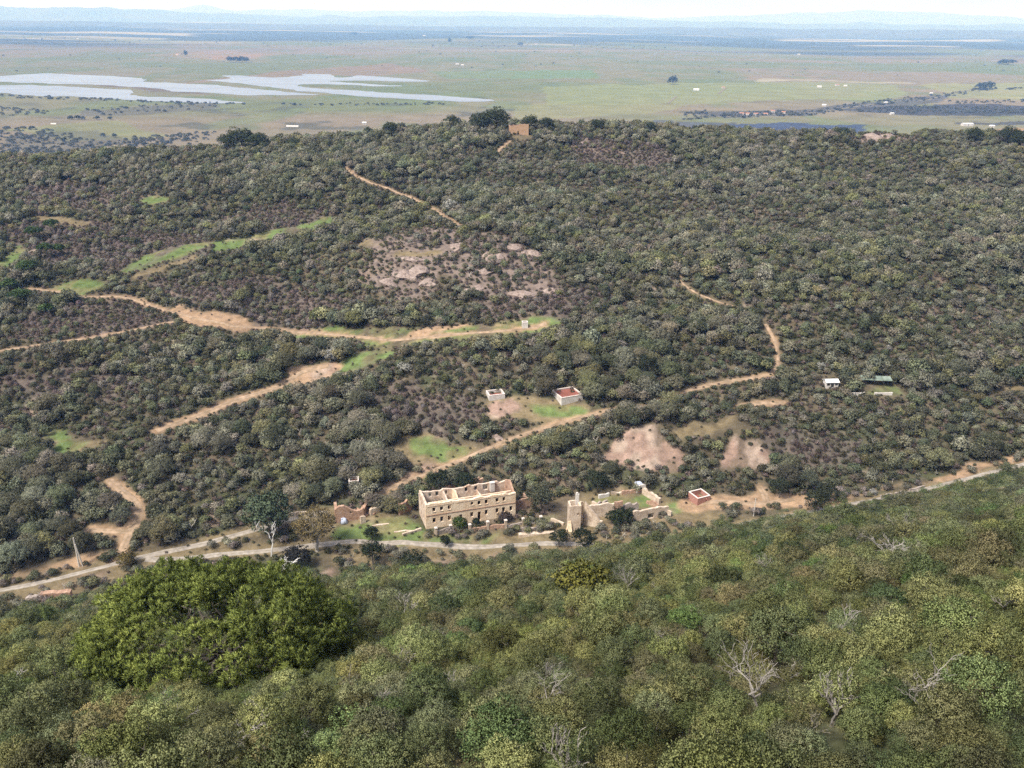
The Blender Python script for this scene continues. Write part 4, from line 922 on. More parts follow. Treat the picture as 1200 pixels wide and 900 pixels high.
def bent(a, b, r_, n=5, wob=0.12):
    a = Vector(a); b = Vector(b); L = (b - a).length; pts = []
    for k in range(n + 1):
        s = k / n; w = math.sin(math.pi * s) * L * wob
        pts.append(a.lerp(b, s) + Vector((r_.normal() * w * .6, r_.normal() * w * .6, w * 0.5 * r_.random())))
    pts[0] = a; pts[-1] = b; return pts

def trunk_mesh(seed, lc, zfork, r0, mat, name='trunk', nlimb=6, twigs=0):
    r_ = np.random.default_rng(seed + 99); mb = MB()
    top = Vector((r_.normal() * 0.15, r_.normal() * 0.15, zfork))
    mb.tube(bent((0, 0, -0.5), top, r_, 4, 0.06), [r0 * 1.35, r0 * 1.05, r0 * 0.95, r0 * 0.9, r0 * 0.85], 7)
    idx = r_.permutation(len(lc))[:nlimb]
    for k in idx:
        e = Vector(lc[k]); p = bent(top, e, r_, 4, 0.14); rr = r0 * r_.uniform(0.4, 0.62)
        mb.tube(p, [rr, rr * .8, rr * .6, rr * .42, rr * .22], 5)
        for _ in range(2):
            q = p[r_.integers(2, 4)]; e2 = q + Vector((r_.normal(), r_.normal(), abs(r_.normal()) + .3)) * (e - top).length * 0.28
            mb.tube(bent(q, e2, r_, 3, 0.15), [rr * .45, rr * .33, rr * .22, rr * .1], 4)
    me = mb.mesh(name); me.materials.append(mat); return me

def twig_mesh(seed, R, H, n, mat, name, r0=0.035, base=0.2, lean=0.0):
    """bare branches: forked thin tubes rising from the base"""
    r_ = np.random.default_rng(seed); mb = MB()
    def grow(p, d, L, rad, lev):
        e = p + d * L; pts = bent(p, e, r_, 3, 0.2)
        mb.tube(pts, list(np.linspace(rad, rad * 0.55, len(pts))), 4 if lev < 2 else 3)
        if lev >= 3: return
        for _ in range(3 if lev else n):
            q = pts[-1] if r_.random() < .55 else pts[-2]
            a = (d * 0.9 + Vector((r_.normal(), r_.normal(), r_.normal() * 0.5 + 0.35)) * 0.62).normalized()
            grow(q, a, L * r_.uniform(0.5, 0.8), rad * 0.6, lev + 1)
    grow(Vector((0, 0, -0.2)), Vector((lean, 0.1, 1)).normalized(), H * 0.38, r0, 0)
    me = mb.mesh(name)
    k = np.array([v.co[:] for v in me.vertices]); ext = np.abs(k[:, :2]).max()
    if ext > 1e-3: k[:, :2] *= R / ext
    k[:, 2] *= H / max(0.1, k[:, 2].max()); me.vertices.foreach_set('co', k.astype(np.float32).ravel()); me.update()
    me.materials.append(mat); return me

# near kinds (one unit = a tree about 5 m wide)
NEAR = []
for k in range(6):
    big = k % 2
    c, lc = crown_cloud(100 + k, 1.75, 1.35, 2.05 + 0.2 * big, 16, 0.85, 17, 0.33, 78, 0.098, M['leaf'], 'oak_crown', 1.0, -0.35, 0.10 + 0.05 * (k % 3), 0.1)
    NEAR.append((c, trunk_mesh(100 + k, lc, 1.15, 0.16, M['bark'], nlimb=8)))
THIN = []
for k in range(3):   # thin grey crowns with pale branches showing
    c, lc = crown_cloud(140 + k, 1.8, 1.35, 2.0, 14, 0.8, 12, 0.30, 44, 0.09, M['leaf'], 'thin_crown', 1.0, -0.3, 0.34, 0.1)
    THIN.append((c, twig_mesh(150 + k, 2.1, 3.7, 5, M['dead_wood'], 'trunk', 0.10)))
BARE = [twig_mesh(160 + k, 1.5, 2.6, 6, M['dead_wood'], 'branches', 0.06) for k in range(2)]
# far kinds, coarser leaves
FAR = []
for k in range(5):
    c, lc = crown_cloud(200 + k, 1.55, 1.25, 1.75, 9, 0.85, 9, 0.40, 32, 0.25, M['leaf'], 'far_crown', 1.0, -0.3, 0.05, 0.2)
    FAR.append(c)
FARTRUNK = trunk_mesh(230, [np.array([1, 0, 2.0]), np.array([-.8, .6, 2.1]), np.array([0, -1, 2.0])], 1.0, 0.14, M['pale_bark'], nlimb=3)
SHRUB = [crown_cloud(240 + k, 0.75, 0.55, 0.45, 6, 0.45, 6, 0.28, 11, 0.26, M['leaf'], 'shrub_crown', 1.0, -0.1, 0.1, 0.2)[0] for k in range(3)]
FARBARE = []
for k in range(2):   # leafless or greyish bushes: upright slivers
    r_ = np.random.default_rng(260 + k); n = 900
    g = dome(n, r_, -0.05); rad = r_.uniform(0.35, 1.0, n)[:, None]; P_ = g * rad * np.array([1.3, 1.3, 1.5]) + np.array([0, 0, 0.9])
    FARBARE.append(leaf_mesh('bare_crown', P_, g, 0.36, r_.uniform(0.3, 0.8, n), M['leaf'], 1.0, 0.0, 0.5, g + r_.normal(size=(n, 3)) * 0.55, r_, 0.22))

def place_tree(name, label, cat, loc, crown, trunk, s, rz, tint, group=None, sz=None, shade=None):
    o = empty(name, loc, rz, label, cat, group); o.scale = (s, s, sz or s)
    if trunk: link(bpy.data.objects.new('trunk', trunk), o)
    if crown:
        c = link(bpy.data.objects.new('crown', crown), o); c['tint'] = [float(q) for q in tint]
    return o

# tones of foliage (real leaf colours)
TONES = [('olive green', (0.136, 0.147, 0.062)), ('yellow-green', (0.166, 0.176, 0.066)), ('grey-green', (0.138, 0.147, 0.080)),
         ('dark green', (0.088, 0.106, 0.048)), ('brownish olive', (0.152, 0.148, 0.074)), ('pale sage', (0.164, 0.170, 0.096)), ('fresh green', (0.116, 0.168, 0.054))]

# ---- singular trees, seen base pixel (u, v), crown width and height in metres
def umbrella(seed, W_, H_, leaf=0.5, lob=16, subs=12, lv=16):
    c, lc = crown_cloud(seed, W_ * 0.36, H_ * 0.20, H_ * 0.66, lob, W_ * 0.15, subs, W_ * 0.06, lv, leaf, M['needle'], 'pine_crown', 1.1, -0.15, 0.04, 0.15)
    return c, trunk_mesh(seed, lc, H_ * 0.45, W_ * 0.025, M['bark'], nlimb=7)

SINGLE = []
def single(u, v, W_, H_, kind, tint, name, label, cat='tree', group=None, seed=0, clear=None):
    p = G(u, v); r_ = 0.42 * W_
    OCC.append((p.x, p.y, clear if clear is not None else W_ * 0.5))
    if kind == 'pine':
        c, t_ = umbrella(300 + seed, W_, H_)
        return place_tree(name, label, cat, p - Vector((0, 0, 0.1)), c, t_, 1, 0, tint, group)
    if kind == 'round':
        c, lc = crown_cloud(400 + seed, W_ * 0.33, H_ * 0.32, H_ * 0.56, 18, W_ * 0.17, 12, W_ * 0.065, 26, max(0.22, W_ * 0.035), M['leaf'], 'crown', 1.0, -0.6, 0.06, 0.15)
        return place_tree(name, label, cat, p - Vector((0, 0, 0.1)), c, trunk_mesh(400 + seed, lc, H_ * 0.3, W_ * 0.025, M['bark'], nlimb=7), 1, 0, tint, group)
    if kind == 'eucalypt':
        c, lc = crown_cloud(500 + seed, W_ * 0.33, H_ * 0.34, H_ * 0.60, 24, W_ * 0.13, 13, W_ * 0.06, 36, 0.30, M['leaf'], 'crown', 1.2, -0.7, 0.15, 0.0)
        return place_tree(name, label, cat, p - Vector((0, 0, 0.1)), c, trunk_mesh(500 + seed, lc, H_ * 0.28, W_ * 0.03, M['pale_bark'], nlimb=12), 1, 0, tint, group)

DK = (0.042, 0.055, 0.032); PN = (0.055, 0.085, 0.032)
single(317, 630, 17, 13, 'round', (0.105, 0.140, 0.088), 'stone_pine', 'round dark green pine between the two valley roads, behind the dead white tree', 'pine tree', None, 1, 4.5)
single(372, 646, 15, 13.5, 'eucalypt', (0.250, 0.205, 0.105), 'eucalyptus', 'tall rusty olive eucalyptus beside the road left of the stone heap', 'tree', None, 2, 4)
single(350, 664, 9, 6, 'round', (0.045, 0.045, 0.044), 'dark_tree', 'blackish bare-looking tree behind the white dead snag by the big pine', 'tree', None, 3)  # crown tinted near black all over
single(436, 634, 5.2, 4.6, 'round', DK, 'holm_oak', 'small dark oak on the far edge of the road, upper of a stacked pair', 'tree', None, 4, 2)
single(437, 661, 8.2, 7.0, 'round', DK, 'holm_oak', 'dark round oak below the road, lower of a stacked pair', 'tree', None, 5, 4)
single(484, 671, 7.6, 6.2, 'round', (0.048, 0.062, 0.036), 'holm_oak', 'dark oak on bare soil below the road and the gate pillars', 'tree', None, 6, 4)
single(683, 648, 8, 7.8, 'round', (0.035, 0.047, 0.030), 'holm_oak', 'blackish green oak in front of the ruined tower, across the road', 'tree', None, 7, 4)
single(655, 641, 6.6, 5.4, 'round', (0.045, 0.06, 0.036), 'holm_oak', 'dark oak left of the ruined tower at the road edge', 'tree', None, 8, 3)
single(633, 600, 9.6, 9, 'round', (0.118, 0.130, 0.088), 'olive_tree', 'pale grey-green tree behind the right end of the big ruin', 'tree', None, 9, 4)
single(522, 640, 3.4, 3.4, 'round', (0.05, 0.06, 0.035), 'holm_oak', 'little dark tree beside the road before the left gate pillar', 'tree', None, 10, 1.5)
single(538, 621, 5.2, 4.2, 'round', (0.085, 0.130, 0.040), 'fig_bush', 'bright green bush in front of the big ruin', 'bush', None, 11, 2)
single(501, 604, 4.2, 3.0, 'round', DK, 'holm_oak', 'dark low bush at the left wall of the big ruin', 'bush', None, 12, 1.5)
single(558, 615, 2.6, 2.0, 'round', DK, 'holm_oak', 'small dark bush at the foot of the big ruin, under its middle door', 'bush', None, 13, 1)
single(592, 611, 5.0, 2.8, 'round', (0.11, 0.085, 0.075), 'bramble', 'brownish purple bush at the right foot of the big ruin', 'bush', None, 14, 1)
single(545, 578, 9, 7, 'round', (0.055, 0.072, 0.042), 'holm_oak', 'broad dark oak behind the middle of the big ruin', 'tree', None, 15, 3)
single(515, 575, 9, 7, 'round', (0.050, 0.066, 0.040), 'holm_oak', 'dark oak behind the left end of the big ruin, below the track', 'tree', None, 16, 3)
single(725, 615, 9.5, 4.4, 'round', (0.052, 0.068, 0.036), 'holm_oak', 'wide dark bush in front of the long ruined wall', 'bush', None, 17, 2)
single(700, 577, 8.5, 7.5, 'round', (0.050, 0.064, 0.042), 'holm_oak', 'dark oak on the slope behind the tower', 'tree', None, 18, 3)
single(955, 600, 8.6, 7.0, 'round', (0.064, 0.074, 0.046), 'holm_oak', 'broad oak beside the road right of the red shed', 'tree', None, 19, 4)
single(966, 588, 7.5, 6.0, 'round', (0.070, 0.082, 0.056), 'holm_oak', 'grey oak just behind the broad roadside oak', 'tree', None, 20, 3)
single(913, 583, 7.0, 6.6, 'round', (0.062, 0.076, 0.050), 'holm_oak', 'oak on the right of the reddish bare bank', 'tree', None, 21, 3)
single(846, 628, 4.6, 3.8, 'round', (0.035, 0.045, 0.032), 'holm_oak', 'small dark bush on the road bend below the red shed', 'bush', None, 22, 2)
single(1036, 628, 5.5, 4.2, 'round', (0.040, 0.056, 0.030), 'strawberry_tree', 'lone dark green bush on the upper near slope, right side', 'bush', None, 23, 2)
single(150, 664, 7.0, 4.2, 'round', (0.165, 0.140, 0.060), 'broom_bush', 'yellowish bush at the road by the upper left of the big pine', 'bush', None, 24, 3)
single(682, 706, 9.0, 4.4, 'round', (0.170, 0.170, 0.045), 'broom_bush', 'golden yellow bush on the near slope below the tower', 'bush', None, 25, 3)
for k, (u, v, w, hh) in enumerate([(41, 283, 10, 8), (62, 274, 9, 8), (55, 303, 9, 8), (34, 326, 11, 8.5), (27, 360, 11, 8.5), (57, 374, 8, 7), (14, 345, 9, 7), (70, 300, 7, 6)]):
    where = ['nearest the left edge clearing', 'rightmost above the purple heath', 'second from the right', 'over the green clearing', 'lowest of the cluster', 'standing apart at the lower right',
             'at the left border of the photo', 'smallest of the cluster'][k]
    single(u, v, w, hh, 'pine', (0.080, 0.125, 0.050), 'stone_pine', 'rounded green pine on the left hillside, ' + where, 'pine tree', 'pines on the left hillside', 30 + k, w * 0.3)
for k, (u, v, w, hh, lb) in enumerate([(268, 176, 13, 8, 'left one of the flat pines on the crest at the left'), (284, 174, 17, 10, 'highest middle one of the flat pines on the crest at the left'), (303, 175, 14, 8, 'right one of the flat pines on the crest at the left'),
                        (458, 159, 11, 7, 'small flat pine alone on the crest left of centre'), (530, 153, 12, 8, 'round pine on the crest just left of the broad pines'),
                        (563, 155, 15, 10, 'left broad pine beside the crest ruin'), (582, 153, 17, 11, 'right broad pine beside the crest ruin'), (346, 176, 9, 6, 'small pine on the crest right of the flat trio'),
                        (622, 151, 10, 7, 'pine just right of the crest ruin'), (640, 151, 9, 6, 'low pine second right of the crest ruin'), (1141, 167, 11, 8, 'pine on the crest near the right edge, left of the dark pair'),
                        (1178, 170, 11, 11, 'tall dark pine on the crest at the right edge'), (1192, 172, 12, 9, 'last dark pine on the crest at the right edge'), (700, 152, 9, 5, 'flat pine on the crest right of centre'),
                        (760, 155, 9, 5, 'low pine on the crest left of the blue field'), (987, 163, 10, 6, 'dark pine on the crest left of the rocky knob')]):
    single(u, v, w * 1.3, hh * 1.25, 'round', (0.068, 0.085, 0.050), 'stone_pine', lb, 'pine tree', 'pines along the ridge crest', 50 + k, w * 0.3)

# ---- the big foreground pine
pp = G(256, 808); BPINE = pp.copy()
BW, BH = 11.9, 10.7
r_ = np.random.default_rng(5)
P_, N_, S_, A_x, H_ = [], [], [], [], []
lob = []
for kk, d in enumerate(dome(200, r_, -0.08)):
    rr = r_.uniform(0.80, 1.0) if d[2] > 0.25 else r_.uniform(0.60, 1.0)
    if d[2] < 0.5 and r_.random() < 0.07: continue
    an = math.atan2(d[1], d[0]); ir = 1 + 0.05 * math.sin(3 * an + 1.0) + 0.05 * math.sin(7 * an)
    lob.append((np.array([d[0] * BW * 0.90 * rr * ir, d[1] * BW * 0.80 * rr * ir, 3.3 + d[2] * (BH - 4.4) * rr]), d))
for c, d in lob:
    lr = r_.uniform(0.8, 1.35); ls = r_.uniform(0.3, 0.7)
    for e in dome(int(36 * lr), r_, -0.35):
        if r_.random() < 0.12: continue
        tc_ = c + e * lr * r_.uniform(0.55, 1.25) * np.array([1, 1, 0.95]); n = int(r_.uniform(42, 66))
        g = r_.normal(size=(n, 3)) * 0.75 + e + np.array([0, 0, 0.45]); g /= np.linalg.norm(g, axis=1)[:, None]
        ln = r_.uniform(0.15, 0.29, n); p = tc_ + g * (ln * 0.75)[:, None] + r_.normal(size=(n, 3)) * 0.07
        P_.append(p); A_x.append(g); S_.append(ln); H_.append(ls + r_.normal() * 0.14 + r_.normal(size=n) * 0.12 + 0.34 * g[:, 2] - 0.13)  # upward needles painted paler: fresh tips and a sunlit top
        nn = g * 0.5 + e * 0.5 + d * 0.35; N_.append(nn / np.linalg.norm(nn, axis=1)[:, None])
P_ = np.concatenate(P_); N_ = np.concatenate(N_); S_ = np.concatenate(S_); A_x = np.concatenate(A_x); H_ = np.concatenate(H_)
big = empty('stone_pine', pp, 0, 'huge domed yellow-green stone pine in the lower left foreground', 'pine tree')
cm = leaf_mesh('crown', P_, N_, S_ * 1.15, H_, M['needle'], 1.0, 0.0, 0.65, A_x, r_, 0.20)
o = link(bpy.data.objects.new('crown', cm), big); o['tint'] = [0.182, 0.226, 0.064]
mb = MB(); top = Vector((0.5, 0.2, 3.4)); mb.tube(bent((0, 0, -0.8), top, r_, 6, 0.05), [0.52, 0.46, 0.42, 0.4, 0.38, 0.36, 0.34], 10)
mb.build('trunk', M['bark'], big, True)
order = r_.permutation(len(lob))[:34]
for k in order:
    e = Vector(lob[k][0]) * 0.96; mb = MB(); p = bent(top + Vector((0, 0, r_.uniform(-1.2, 0.2))), e, r_, 6, 0.10); rr = r_.uniform(0.10, 0.19)
    mb.tube(p, [rr * (1 - 0.13 * q) for q in range(7)], 6)
    for _ in range(5):
        q = p[r_.integers(3, 6)]; e2 = q + Vector((r_.normal(), r_.normal(), abs(r_.normal()) * .8)) * 1.1
        mb.tube(bent(q, e2, r_, 3, 0.15), [rr * .4, rr * .3, rr * .2, rr * .1], 4)
    mb.build('limb', M['bark'], big, True)
OCC.append((pp.x, pp.y, 3.0))

# ---- trees out on the plain
PT = [(788, 99, 46, 38, 'single large round dark tree on the green plain'), (270, 73, 52, 34, 'left tree of the dark clump on the reddish field'), (277, 73, 48, 36, 'middle tree of the dark clump on the reddish field'), (284, 73, 48, 34, 'right tree of the dark clump on the reddish field'), (289, 73, 34, 30, 'last small tree of the dark clump on the reddish field'),
      (218, 66, 30, 40, 'tall tree beside the farmhouse on the reddish field'), (527, 51, 40, 60, 'upright far tree beyond the lake'), (551, 46, 110, 40, 'wide far tree clump beyond the lake'), (415, 41, 150, 40, 'broad far grove above the lake'),
      (1158, 104, 60, 30, 'dark tree at the top end of the plain road'), (1150, 105, 60, 28, 'second dark tree at the top end of the plain road'), (610, 54, 60, 40, 'trees by the far farm in the middle'), (1180, 76, 120, 40, 'broad far grove at the right'),
      (83, 140.5, 16, 11, 'left bush of a short row on the near plain'), (91, 140, 16, 11, 'second bush of a short row on the near plain'), (97, 140.5, 14, 10, 'third bush of a short row on the near plain'), (114, 140.5, 16, 11, 'fourth bush of a short row on the near plain'), (129, 140.5, 14, 10, 'last bush of a short row on the near plain'),
      (121, 160.5, 12, 9, 'left tree of a pair on the near plain'), (134, 161, 12, 9, 'right tree of a pair on the near plain'), (75, 166, 14, 10, 'upper left tree of a loose group near the ridge'), (38, 152, 14, 10, 'lone tree on the near plain at far left')]
for k, (u, v, w, hh, lb) in enumerate(PT):
    p = G(u, v); o = place_tree('plain_tree', lb, 'tree', p - Vector((0, 0, hh * .18)), FAR[k % 5], FARTRUNK, w / 4.6, k, (0.07, 0.082, 0.05), 'trees of the plain', hh / 3.4)

# ---- dead white trees and bare bushes
def snag(u, v, H_, R_s, n, seed, label, mat='dead_wood', r0=0.2, lean=0.0, name='dead_tree', clear=1.5):
    p = G(u, v)
    if v > 700: H_, R_s, r0 = H_ * 0.72, R_s * 0.75, r0 * 0.38; clear = 0.2
    me = twig_mesh(seed, R_s, H_, n, M[mat], name, r0, 0.2, lean)
    o = link(bpy.data.objects.new(name, me)); o.location = p; OCC.append((p.x, p.y, clear))
    return tag(o, label, 'dead tree')
snag(318, 652, 11.5, 4.0, 3, 601, 'tall bare white dead tree standing before the round dark pine', 'white_wood', r0=0.26, clear=3)
snag(331, 676, 6.5, 5.0, 3, 603, 'white dead snag with forked limbs above the crown of the big pine', 'white_wood', r0=0.30, lean=0.4, clear=3)
snag(1045, 684, 4.0, 2.4, 9, 605, 'pinkish grey leafless bush on the upper near slope at right', r0=0.09)
snag(655, 690, 3.5, 1.8, 8, 606, 'grey leafless bush left of the golden yellow bush', r0=0.07)
snag(735, 700, 4.4, 2.0, 7, 607, 'grey leafless tree right of the golden yellow bush', r0=0.07)
snag(898, 850, 5.0, 2.6, 4, 608, 'arching pale dead tree in the wood, lower right of the middle', r0=0.13, lean=-.5)
snag(1085, 862, 4.6, 1.8, 3, 610, 'pale dead branches under the large yellow-green oak at right', r0=0.10)
snag(412, 838, 4.3, 1.5, 4, 613, 'white forked dead branches right below the big pine', r0=0.08)
snag(640, 855, 4.2, 1.6, 4, 615, 'pale forked stems rising out of the middle wood', r0=0.08)

# ---- the near slope: a jittered field of oaks; the 300 that show largest stand alone, the rest is one wood
def jitter(x0, x1, y0, y1, step, seed):
    r_ = np.random.default_rng(seed); xs = np.arange(x0, x1, step); ys = np.arange(y0, y1, step * 0.88)
    XX, YY = np.meshgrid(xs, ys); XX = XX + (np.arange(len(ys)) % 2)[:, None] * step / 2
    XX = XX + r_.uniform(-.48, .48, XX.shape) * step; YY = YY + r_.uniform(-.48, .48, YY.shape) * step
    return XX.ravel(), YY.ravel()

def open_at(x, y): return samp('open', x, y)
def allowed_height(x, y, z, reach=12):
    """how tall a plant may be so that what lies open behind it stays in view"""
    al = np.full(len(x), 99.0); r = np.hypot(x, y); tan_ = (CZ - z) / r
    ux, uy = x / r, y / r
    for k in np.arange(0.0, reach, 1.0):
        o_ = open_at(x + ux * k, y + uy * k) > 0.45
        al = np.where(o_, np.minimum(al, 0.6 + k * tan_ * 1.15), al)
    return al

NX, NY = jitter(-170, 190, 10, 268, 2.3, 11)
nz_ = h(NX, NY); yvv = yvalley(NX)
u_, v_ = project(NX, NY, nz_ + 2)
keep = (NY < yvv - 7) & (u_ > -120) & (u_ < 1320) & (v_ < 1160) & (v_ > 480) & (np.hypot(NX, NY) > 15)
NX, NY, nz_, u_, v_ = NX[keep], NY[keep], nz_[keep], u_[keep], v_[keep]
al = allowed_height(NX, NY, nz_, 9)
sz = 0.72 + 0.62 * fbm(NX / 8, NY / 8, 91, 2) * rng.uniform(0.65, 1.25, len(NX)) + 0.10 * rng.normal(size=len(NX))
# tracks hidden in the wood leave a dark line; small gaps elsewhere
gl = np.interp(u_, [380, 460, 640, 700, 860, 960, 1050], [706, 706, 704, 698, 696, 688, 690]); line_gap = (np.abs(v_ - gl) < 4.0) & (u_ > 640) & (u_ < 1060)
hole = fbm(NX / 7, NY / 7, 95, 2) > 0.72 + 0.2 * (np.hypot(NX, NY) < 62)
for (ox, oy, orr) in OCC: hole |= np.hypot(NX - ox, NY - oy) < orr
sz = np.clip(sz, 0.55, 1.45) * (0.44 + 0.28 * sstep(22, 140, NY)) * np.exp(0.16 * rng.normal(size=len(NX)))
# the ground on the camera side of the big pine carries low trees only, so that its crown shows
pd = np.hypot(NX - BPINE.x, NY - BPINE.y)
sz = np.where((pd < 8.5), np.minimum(sz, 0.5), sz)
for _ in range(8):
    up_, vp_ = project(NX, NY, nz_ + 3.3 * sz)
    inpine = (up_ > 85) & (up_ < 400) & (NY < BPINE.y + 1) & (vp_ < 826 + 20 * np.sin(up_ / 19) - 0.12 * np.abs(up_ - 250))
    sz = np.where(inpine, sz * 0.8, sz)
sz = np.minimum(sz, al / 5.6)
keep = ~line_gap & ~hole & (sz > 0.19)
NX, NY, nz_, u_, v_, sz = NX[keep], NY[keep], nz_[keep], u_[keep], v_[keep], sz[keep]

def near_tone(x, y, v):
    """index of tone and tint for an oak at (x, y)"""
    n = len(x); a = fbm(x / 16, y / 16, 101, 3); b = rng.uniform(0, 1, n); c = fbm(x / 10 + 5, y / 10, 105, 3)
    far = sstep(95, 165, np.hypot(x, y))
    k = np.zeros(n, int)
    k = np.where(a > 0.52, 1, k); k = np.where((a < 0.44) & (b < 0.6), 2, k)
    k = np.where((b > 0.86), 3, k); k = np.where((c > 0.63) & (b < 0.6), 4, k)
    k = np.where((far > b * 1.1 + 0.1), np.where(b < 0.45, 2, np.where(b < 0.62, 0, np.where(b < 0.75, 5, 3))), k)
    k = np.where((b > 0.82) & (b < 0.86), 6, k)
    t = np.array([TONES[q][1] for q in k]) * np.array([1.72, 1.76, 1.62])
    t = t * 0.80 + 0.20 * t.mean(1, keepdims=True) * np.array([1.06, 1.06, 0.88])
    t = t * (1 + 0.19 * rng.normal(size=(n, 1))) * (1 + 0.05 * rng.normal(size=(n, 3)))
    return k, np.clip(t, 0.03, 0.42)
kt, tint = near_tone(NX, NY, v_)
dist = np.sqrt(NX ** 2 + NY ** 2 + (CZ - nz_) ** 2); show = sz / dist * ((u_ > -25) & (u_ < 1225) & (v_ < 945))
order = np.argsort(-show); first = order[:300]; rest = order[300:]
def zone(u, v):
    if v > 850: a = 'at bottom edge'
    elif v > 790: a = 'low on near slope'
    else: a = 'midway on near slope'
    if u < 110: b = 'left of big pine'
    elif u < 420: b = 'below big pine'
    elif u < 600: b = 'right of big pine'
    elif u < 780: b = 'below ruined tower'
    elif u < 930: b = 'under red shed'
    elif u < 1080: b = 'towards right side'
    else: b = 'near right edge'
    return a + ', ' + b
from collections import defaultdict
seen = defaultdict(list); cand = []
for i in first:
    size = 'small' if sz[i] < 0.42 else ('large' if sz[i] > 0.58 else 'mid-sized')
    thin = bool(rng.random() < 0.13)
    cand.append((i, thin, '%s %s%s oak %s' % (size, TONES[kt[i]][0], ' thin-crowned' if thin else '', zone(u_[i], v_[i]))))
    seen[cand[-1][2]].append(i)
RANK = ['leftmost'] + [w_ + ' from left' for w_ in 'second third fourth fifth sixth seventh eighth ninth tenth eleventh twelfth thirteenth fourteenth fifteenth sixteenth seventeenth eighteenth nineteenth twentieth twenty-first twenty-second twenty-third twenty-fourth twenty-fifth'.split()] + ['rightmost'] * 40
for i, thin, lb in cand:
    same = sorted(seen[lb], key=lambda q: u_[q])
    if len(same) > 1:
        q = same.index(i); full = lb + ', ' + (RANK[q] if q < len(RANK) else 'rightmost') + (' of its kind' if False else '')
    else: full = lb
    proto = THIN[i % 3] if thin else NEAR[i % 6]
    s_ = float(sz[i]); tn = tint[i] * (np.array([1.0, 1.0, 1.06]) if thin else 1)
    o = place_tree('holm_oak', full, 'oak tree', (NX[i], NY[i], nz_[i] - 0.05), proto[0], proto[1], s_, rng.uniform(0, 6.28), tn, 'oaks of the near slope', s_ * rng.uniform(0.95, 1.4))

# ---- woods and scrub as one mass each: points carrying tint, size, turn and kind, with the plants instanced on them
def mass(name, label, pts, tint, scale, variant, sources, seed):
    n = len(pts); me = bpy.data.meshes.new(name); me.vertices.add(n); me.vertices.foreach_set('co', pts.astype(np.float32).ravel())
    r_ = np.random.default_rng(seed)
    def attr(nm, ty, arr, key):
        a_ = me.attributes.new(nm, ty, 'POINT'); a_.data.foreach_set(key, np.ascontiguousarray(arr).ravel())
    attr('tint', 'FLOAT_VECTOR', tint.astype(np.float32), 'vector'); attr('size', 'FLOAT_VECTOR', scale.astype(np.float32), 'vector')
    rot = np.zeros((n, 3), np.float32); rot[:, 2] = r_.uniform(0, 6.28, n); rot[:, :2] = r_.normal(size=(n, 2)) * 0.08
    attr('turn', 'FLOAT_VECTOR', rot, 'vector'); attr('variant', 'INT', variant.astype(np.int32), 'value')
    o = link(bpy.data.objects.new(name, me))
    g = bpy.data.node_groups.new(name, 'GeometryNodeTree')
    g.interface.new_socket('Geometry', in_out='INPUT', socket_type='NodeSocketGeometry'); g.interface.new_socket('Geometry', in_out='OUTPUT', socket_type='NodeSocketGeometry')
    gi = g.nodes.new('NodeGroupInput'); go = g.nodes.new('NodeGroupOutput'); ip = g.nodes.new('GeometryNodeInstanceOnPoints'); jn = g.nodes.new('GeometryNodeJoinGeometry')
    for src in reversed(sources):
        oi = g.nodes.new('GeometryNodeObjectInfo'); oi.inputs['Object'].default_value = src; oi.inputs['As Instance'].default_value = True
        g.links.new(oi.outputs['Geometry'], jn.inputs[0])
    def na(nm, ty):
        q = g.nodes.new('GeometryNodeInputNamedAttribute'); q.data_type = ty; q.inputs['Name'].default_value = nm; return q.outputs[0]
    g.links.new(gi.outputs[0], ip.inputs['Points']); g.links.new(jn.outputs[0], ip.inputs['Instance'])
    ip.inputs['Pick Instance'].default_value = True
    g.links.new(na('variant', 'INT'), ip.inputs['Instance Index']); g.links.new(na('size', 'FLOAT_VECTOR'), ip.inputs['Scale']); g.links.new(na('turn', 'FLOAT_VECTOR'), ip.inputs['Rotation'])
    g.links.new(ip.outputs[0], go.inputs[0])
    md = o.modifiers.new('plants', 'NODES'); md.node_group = g
    return tag(o, label, None, None, 'stuff')

def source(name, meshes):
    """one plant as a single mesh for the masses (crown and trunk joined)"""
    if len(meshes) == 1: me = meshes[0]
    else:
        me = meshes[0]
    return bpy.data.objects.new(name, me)
srcN = [source('wood_oak', [c]) for c, t_ in NEAR] + [source('wood_thin_oak', [c]) for c, t_ in THIN] + [source('wood_bare', [b_]) for b_ in BARE]
nb = len(rest); var = rng.integers(0, 6, nb); u01 = rng.random(nb)
var = np.where(u01 < 0.16, rng.integers(6, 9, nb), var); var = np.where(u01 > 0.965, rng.integers(9, 11, nb), var)
tr_ = tint[rest].copy()
sc3 = np.repeat(sz[rest][:, None], 3, 1); sc3[:, 2] *= rng.uniform(0.9, 1.4, nb)
mass('oak_wood', 'grey-green oak wood covering the upper part of the near slope', np.stack([NX[rest], NY[rest], nz_[rest] - 0.1], 1), tr_, sc3, var, srcN, 1)
# undergrowth between the near trees
SX, SY = jitter(-150, 180, 12, 262, 1.7, 12); sz0 = h(SX, SY); su, sv = project(SX, SY, sz0)
k = (SY < yvalley(SX) - 5) & (su > -80) & (su < 1280) & (sv < 1100) & (open_at(SX, SY) < 0.4)
SX, SY, sz0 = SX[k], SY[k], sz0[k]; ns = len(SX)
_, st = near_tone(SX, SY, SY); st = st * 0.9
ss = rng.uniform(0.22, 0.42, ns)
srcS = [source('scrub_bush', [c]) for c in SHRUB] + [source('scrub_bare', [c]) for c in FARBARE]
mass('undergrowth', 'low bushes filling the gaps of the near slope wood', np.stack([SX, SY, sz0 - 0.05], 1), st, np.stack([ss, ss, ss], 1), rng.integers(0, 9, ns), srcN, 2)

